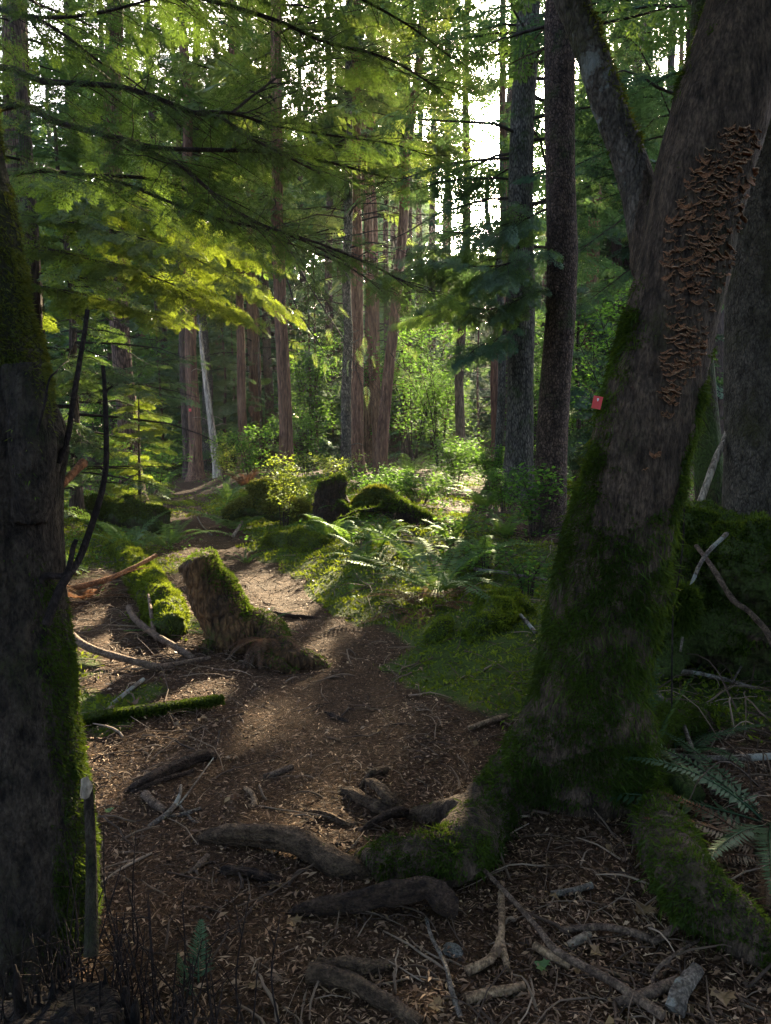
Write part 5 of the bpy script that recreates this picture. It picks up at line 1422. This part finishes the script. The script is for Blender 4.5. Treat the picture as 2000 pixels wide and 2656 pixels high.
stick('dead_branch', 'level pale branch at the far right by the dark fern', [(1650, 1950, .04), (1760, 1968, .06), (1880, 1972, .06), (2010, 1968, .05)], .010, .016, SG, 'branch')
stick('dead_branch', 'thin crooked branch slanting down through the dead sticks', [(1700, 1800, .06), (1760, 1860, .08), (1800, 1960, .06), (1850, 2060, .02)], .008, .012, SG, 'branch')
stick('mossy_log_piece', 'short mossy log piece right of the maple foot', [(1690, 1985, .03), (1740, 2030, .04), (1800, 2090, .02)], .05, .06, M['log'], 'log')
stick('birch_pole', 'white birch pole leaning on the mossy root mass', [(1812, 1320, 0, 4.75), (1850, 1210, 0, 4.85), (1885, 1130, 0, 4.95), (1905, 1085, 0, 5.0)], .026, .02, M['dead'], 'pole')
stick('dead_branch', 'bare stem slanting down from the great mossy log', [(1805, 1420, 0, 4.05), (1850, 1480, 0, 3.9), (1900, 1560, 0, 3.8), (1950, 1600, 0, 3.7), (2010, 1690, 0, 3.6), (2090, 1960, 0, 3.4)], .012, .02, S_, 'branch')
root = thing('mossy_twig', 'thin branch weighed by a hanging clump of green moss', 'branch', at(1885, 1385, 4.0))
part('wood', tube(spline(pxs((1885, 1385, 4.0), (1830, 1440, 3.85), (1800, 1500, 3.75), (1787, 1545, 3.7), (1765, 1690, 3.65)), 20), np.linspace(.014, .006, 20), 7, True, .15, 14), SG, root)
rr = np.random.default_rng(6)
cc = at(1770, 1575, 3.66); n = 5200
N_ = rand_dirs(n, rr); P = cc + N_*np.array([.062, .062, .105]) + rr.normal(0, .008, (n, 3))
part('moss', moss_on(P, N_, .045, .005, .8, 2, rr), M['moss'], root)

# dark shoots rising past the snag
def shoot(label, pts, r0, r1, forks=()):
    mb = tube(spline(pxs(*pts), 30), np.linspace(r0, r1, 30), 8, True, .12, 18, 3)
    for f in forks: join(mb, tube(spline(pxs(*f), 8), np.linspace(.004, .0025, 8), 5))
    solo('bare_shoot', mb, M['shoot'], label, 'shoot')
shoot('taller dark bare shoot curving up from the burl', [(150, 1200, 2.0), (176, 1132, 2.0), (189, 1046, 2.0), (208, 930, 2.0), (220, 860, 2.0), (227, 803, 2.0)], .0085, .0065)
shoot('long dark bare shoot with a small side twig right of the burl', [(120, 1620, 1.9), (150, 1540, 1.92), (172, 1500, 1.95), (208, 1445, 2.0), (246, 1337, 2.0), (267, 1262, 2.0), (276, 1186, 2.0), (273, 1035, 2.0), (267, 948, 2.0)], .014, .0055, [[(274, 1020, 2.0), (282, 1008, 2.0), (291, 1002, 1.98)]])
shoot('short thick dark shoot at the snag side below the burl', [(90, 1600, 1.95), (110, 1500, 1.95), (170, 1490, 1.96), (190, 1420, 1.97), (198, 1400, 1.97)], .012, .006)
shoot('thin dark twig bending against the upper burl', [(95, 1130, 1.85), (115, 1050, 1.84), (128, 985, 1.84), (150, 960, 1.86)], .004, .002)
shoot('vertical thin dark vine hanging right of the maple', [(1775, 1270, 3.3), (1772, 1400, 3.3), (1760, 1500, 3.3), (1745, 1610, 3.35), (1742, 1960, 3.35)], .004, .004)
# stake and broken stump at the front left corner
stk = spline(pxs((228, 2030, 1.72), (236, 2200, 1.70), (238, 2330, 1.66), (236, 2480, 1.6)), 16)
root = thing('broken_stake', 'upright broken stake with a pale chip against the mossy snag', 'stake', stk[-1])
part('wood', tube(stk, np.linspace(.012, .018, 16), 8, True, .15, 20), M['snag'], root)
cp = at(232, 2045, 1.69)
part('chip', tube([cp + [-.012, 0, -.02], cp + [-.004, -.004, .008], cp + [-.012, 0, .028]], [.012, .016, .009], 6, True, .3, 40), M['dead'], root)
rr = np.random.default_rng(12)
bs = on(-.78, 1.42)
tb = [tube([bs + [0, 0, -.1], bs + [0, 0, .1], bs + [-.03, .02, .26]], [.30, .25, .2], 20)]
for _ in range(95):
    a = rr.uniform(0, 2*pi); q_ = rr.uniform(.4, 1)*.22
    o_ = bs + [cos(a)*q_, sin(a)*q_, .1]
    tb.append(tube([o_, o_ + [rr.normal(0, .012), rr.normal(0, .012), rr.uniform(.08, .3)]], [rr.uniform(.009, .02), .004], 6))
mb = MB()
for t in tb: join(mb, t)
V3, N3_, F3 = fuse(mb, .0065, 1)
V3 = V3 + N3_*(fbm(V3*[18, 18, 5], 4, 141)*.02)[:, None]
V3[:, 2] -= .03
solo('broken_stump', MB().add(V3, F3), M['rotten_shade'], 'dark splintered stump in the near left corner', 'stump')
def twiggy(label, P, n, h, spread, seed, lean=(0, 0)):
    rr = np.random.default_rng(seed)
    mb = MB()
    for _ in range(n):
        o_ = P + [rr.normal(0, spread), rr.normal(0, spread), 0]; o_[2] = float(ground_z(o_[0], o_[1])) - .03
        l = h*rr.uniform(.5, 1.1); e = o_ + [rr.normal(0, .08) + lean[0]*l, rr.normal(0, .08) + lean[1]*l, l]
        c = spline([o_, (o_+e)/2 + rr.normal(0, .015, 3), e], 9)
        join(mb, tube(c, np.linspace(.0035, .0012, 9), 4))
        for q in range(2):
            b = c[rr.integers(3, 8)]; e2 = b + [rr.normal(0, .06), rr.normal(0, .06), rr.uniform(.02, .1)]
            join(mb, tube([b, (b+e2)/2 + [0, 0, .01], e2], [.0018, .0012, .0008], 3))
    root = thing('dead_brush', label, 'brush', P)
    part('twigs', mb, M['shoot'], root)
twiggy('clump of thin dark dead stems in the near left corner', on(-.54, 1.52), 55, .34, .10, 1)
twiggy('dark dead stems sprouting between snag and dark stump', on(-.84, 1.70), 60, .40, .12, 2)

# stone, big leaves
rr = np.random.default_rng(3)
p = G(1178, 2475, .006)
mb = tube([p + [0, .0, -.03], p + [0, 0, -.018], p + [.004, .0, .002], p + [.007, 0, .014]], [.02, .036, .032, .016], 14, True, .45, 16, 8)
solo('grey_stone', mb, M['stone'], 'smooth grey stone lying among the front litter', 'stone')
lobes = np.array([(0, 0), (.25, -.1), (.5, -.35), (.55, -.05), (.95, -.1), (.7, .25), (.85, .6), (.5, .55), (.4, .7), (.1, 1.1), (0, 1.25)])
outl = np.vstack([lobes, [(-x_, y_) for x_, y_ in lobes[-2:0:-1]]])
def big_leaf(label, px_, py_, s, rot, mat, name='dead_leaf', group=None, curl=.25):
    c = G(px_, py_, .014)
    q = outl*s*.5 - [0, s*.25]
    xy = np.stack([q[:, 0]*cos(rot) - q[:, 1]*sin(rot), q[:, 0]*sin(rot) + q[:, 1]*cos(rot)], -1)
    z = curl*np.abs(q[:, 0])*1.2 + rr.normal(0, s*.03, len(q)) + .004
    V = np.vstack([[[0, 0, .004]], np.column_stack([xy, z])]) + c
    n = len(outl)
    solo(name, MB().add(V, [[0, i+1, (i+1) % n + 1] for i in range(n)]), mat, label, 'leaf', group, smooth=False)
LM = M['leaves']
big_leaf('large tan maple leaf on the litter before the maple base', 1665, 2365, .085, .4, LM)
big_leaf('curled tan leaf between the arched twig and mottled stick', 1545, 2475, .06, 2.0, LM)
big_leaf('yellow-brown leaf under the dark humped root', 760, 2395, .06, 1.0, LM)
big_leaf('yellowish leaf beside the short dark buried root', 710, 2305, .06, 2.6, LM)
big_leaf('pale tan leaf at the bottom of the path by the forked root', 665, 2560, .055, .2, LM)
big_leaf('tan leaf below the forked brown root', 1130, 2620, .06, 1.7, LM)
big_leaf('orange leaf leaning on the mossy branch', 345, 1832, .085, .6, M['fern_dead'], curl=.9)
big_leaf('single green leaf beside the stubby brown stick', 280, 2105, .05, 1.2, M['green_leaf'], name='green_leaf')
big_leaf('orange-brown leaf in the middle of the near path', 605, 2075, .06, 2.2, M['fern_dead'])
big_leaf('olive leaf between forked pale stick and wood sliver', 1402, 2510, .06, .9, M['green_leaf'], name='green_leaf')
big_leaf('brown leaf at the bottom right corner of the litter', 1875, 2600, .08, 2.9, LM)
# ------------------------------------------------------------------ haze: thin damp air over the whole place
HAZE = .0002
m_, N_n, L_l = newmat('damp air')
v_ = N_n.new('ShaderNodeVolumePrincipled')
v_.inputs['Color'].default_value = (.9, .95, 1, 1); v_.inputs['Density'].default_value = HAZE; v_.inputs['Anisotropy'].default_value = .55
o_ = N_n.new('ShaderNodeOutputMaterial'); L_l.new(v_.outputs[0], o_.inputs['Volume'])
x0_, x1_, y0_, y1_, z0_, z1_ = -158, 158, -24, 255, -3, 48
Vb = [(x, y, z) for z in (z0_, z1_) for y in (y0_, y1_) for x in (x0_, x1_)]
stuff('haze', MB().add(Vb, [[0, 2, 3, 1], [4, 5, 7, 6], [0, 1, 5, 4], [2, 6, 7, 3], [0, 4, 6, 2], [1, 3, 7, 5]]), m_, 'thin sunlit haze in the damp forest air', 'haze', smooth=False)
#@@END
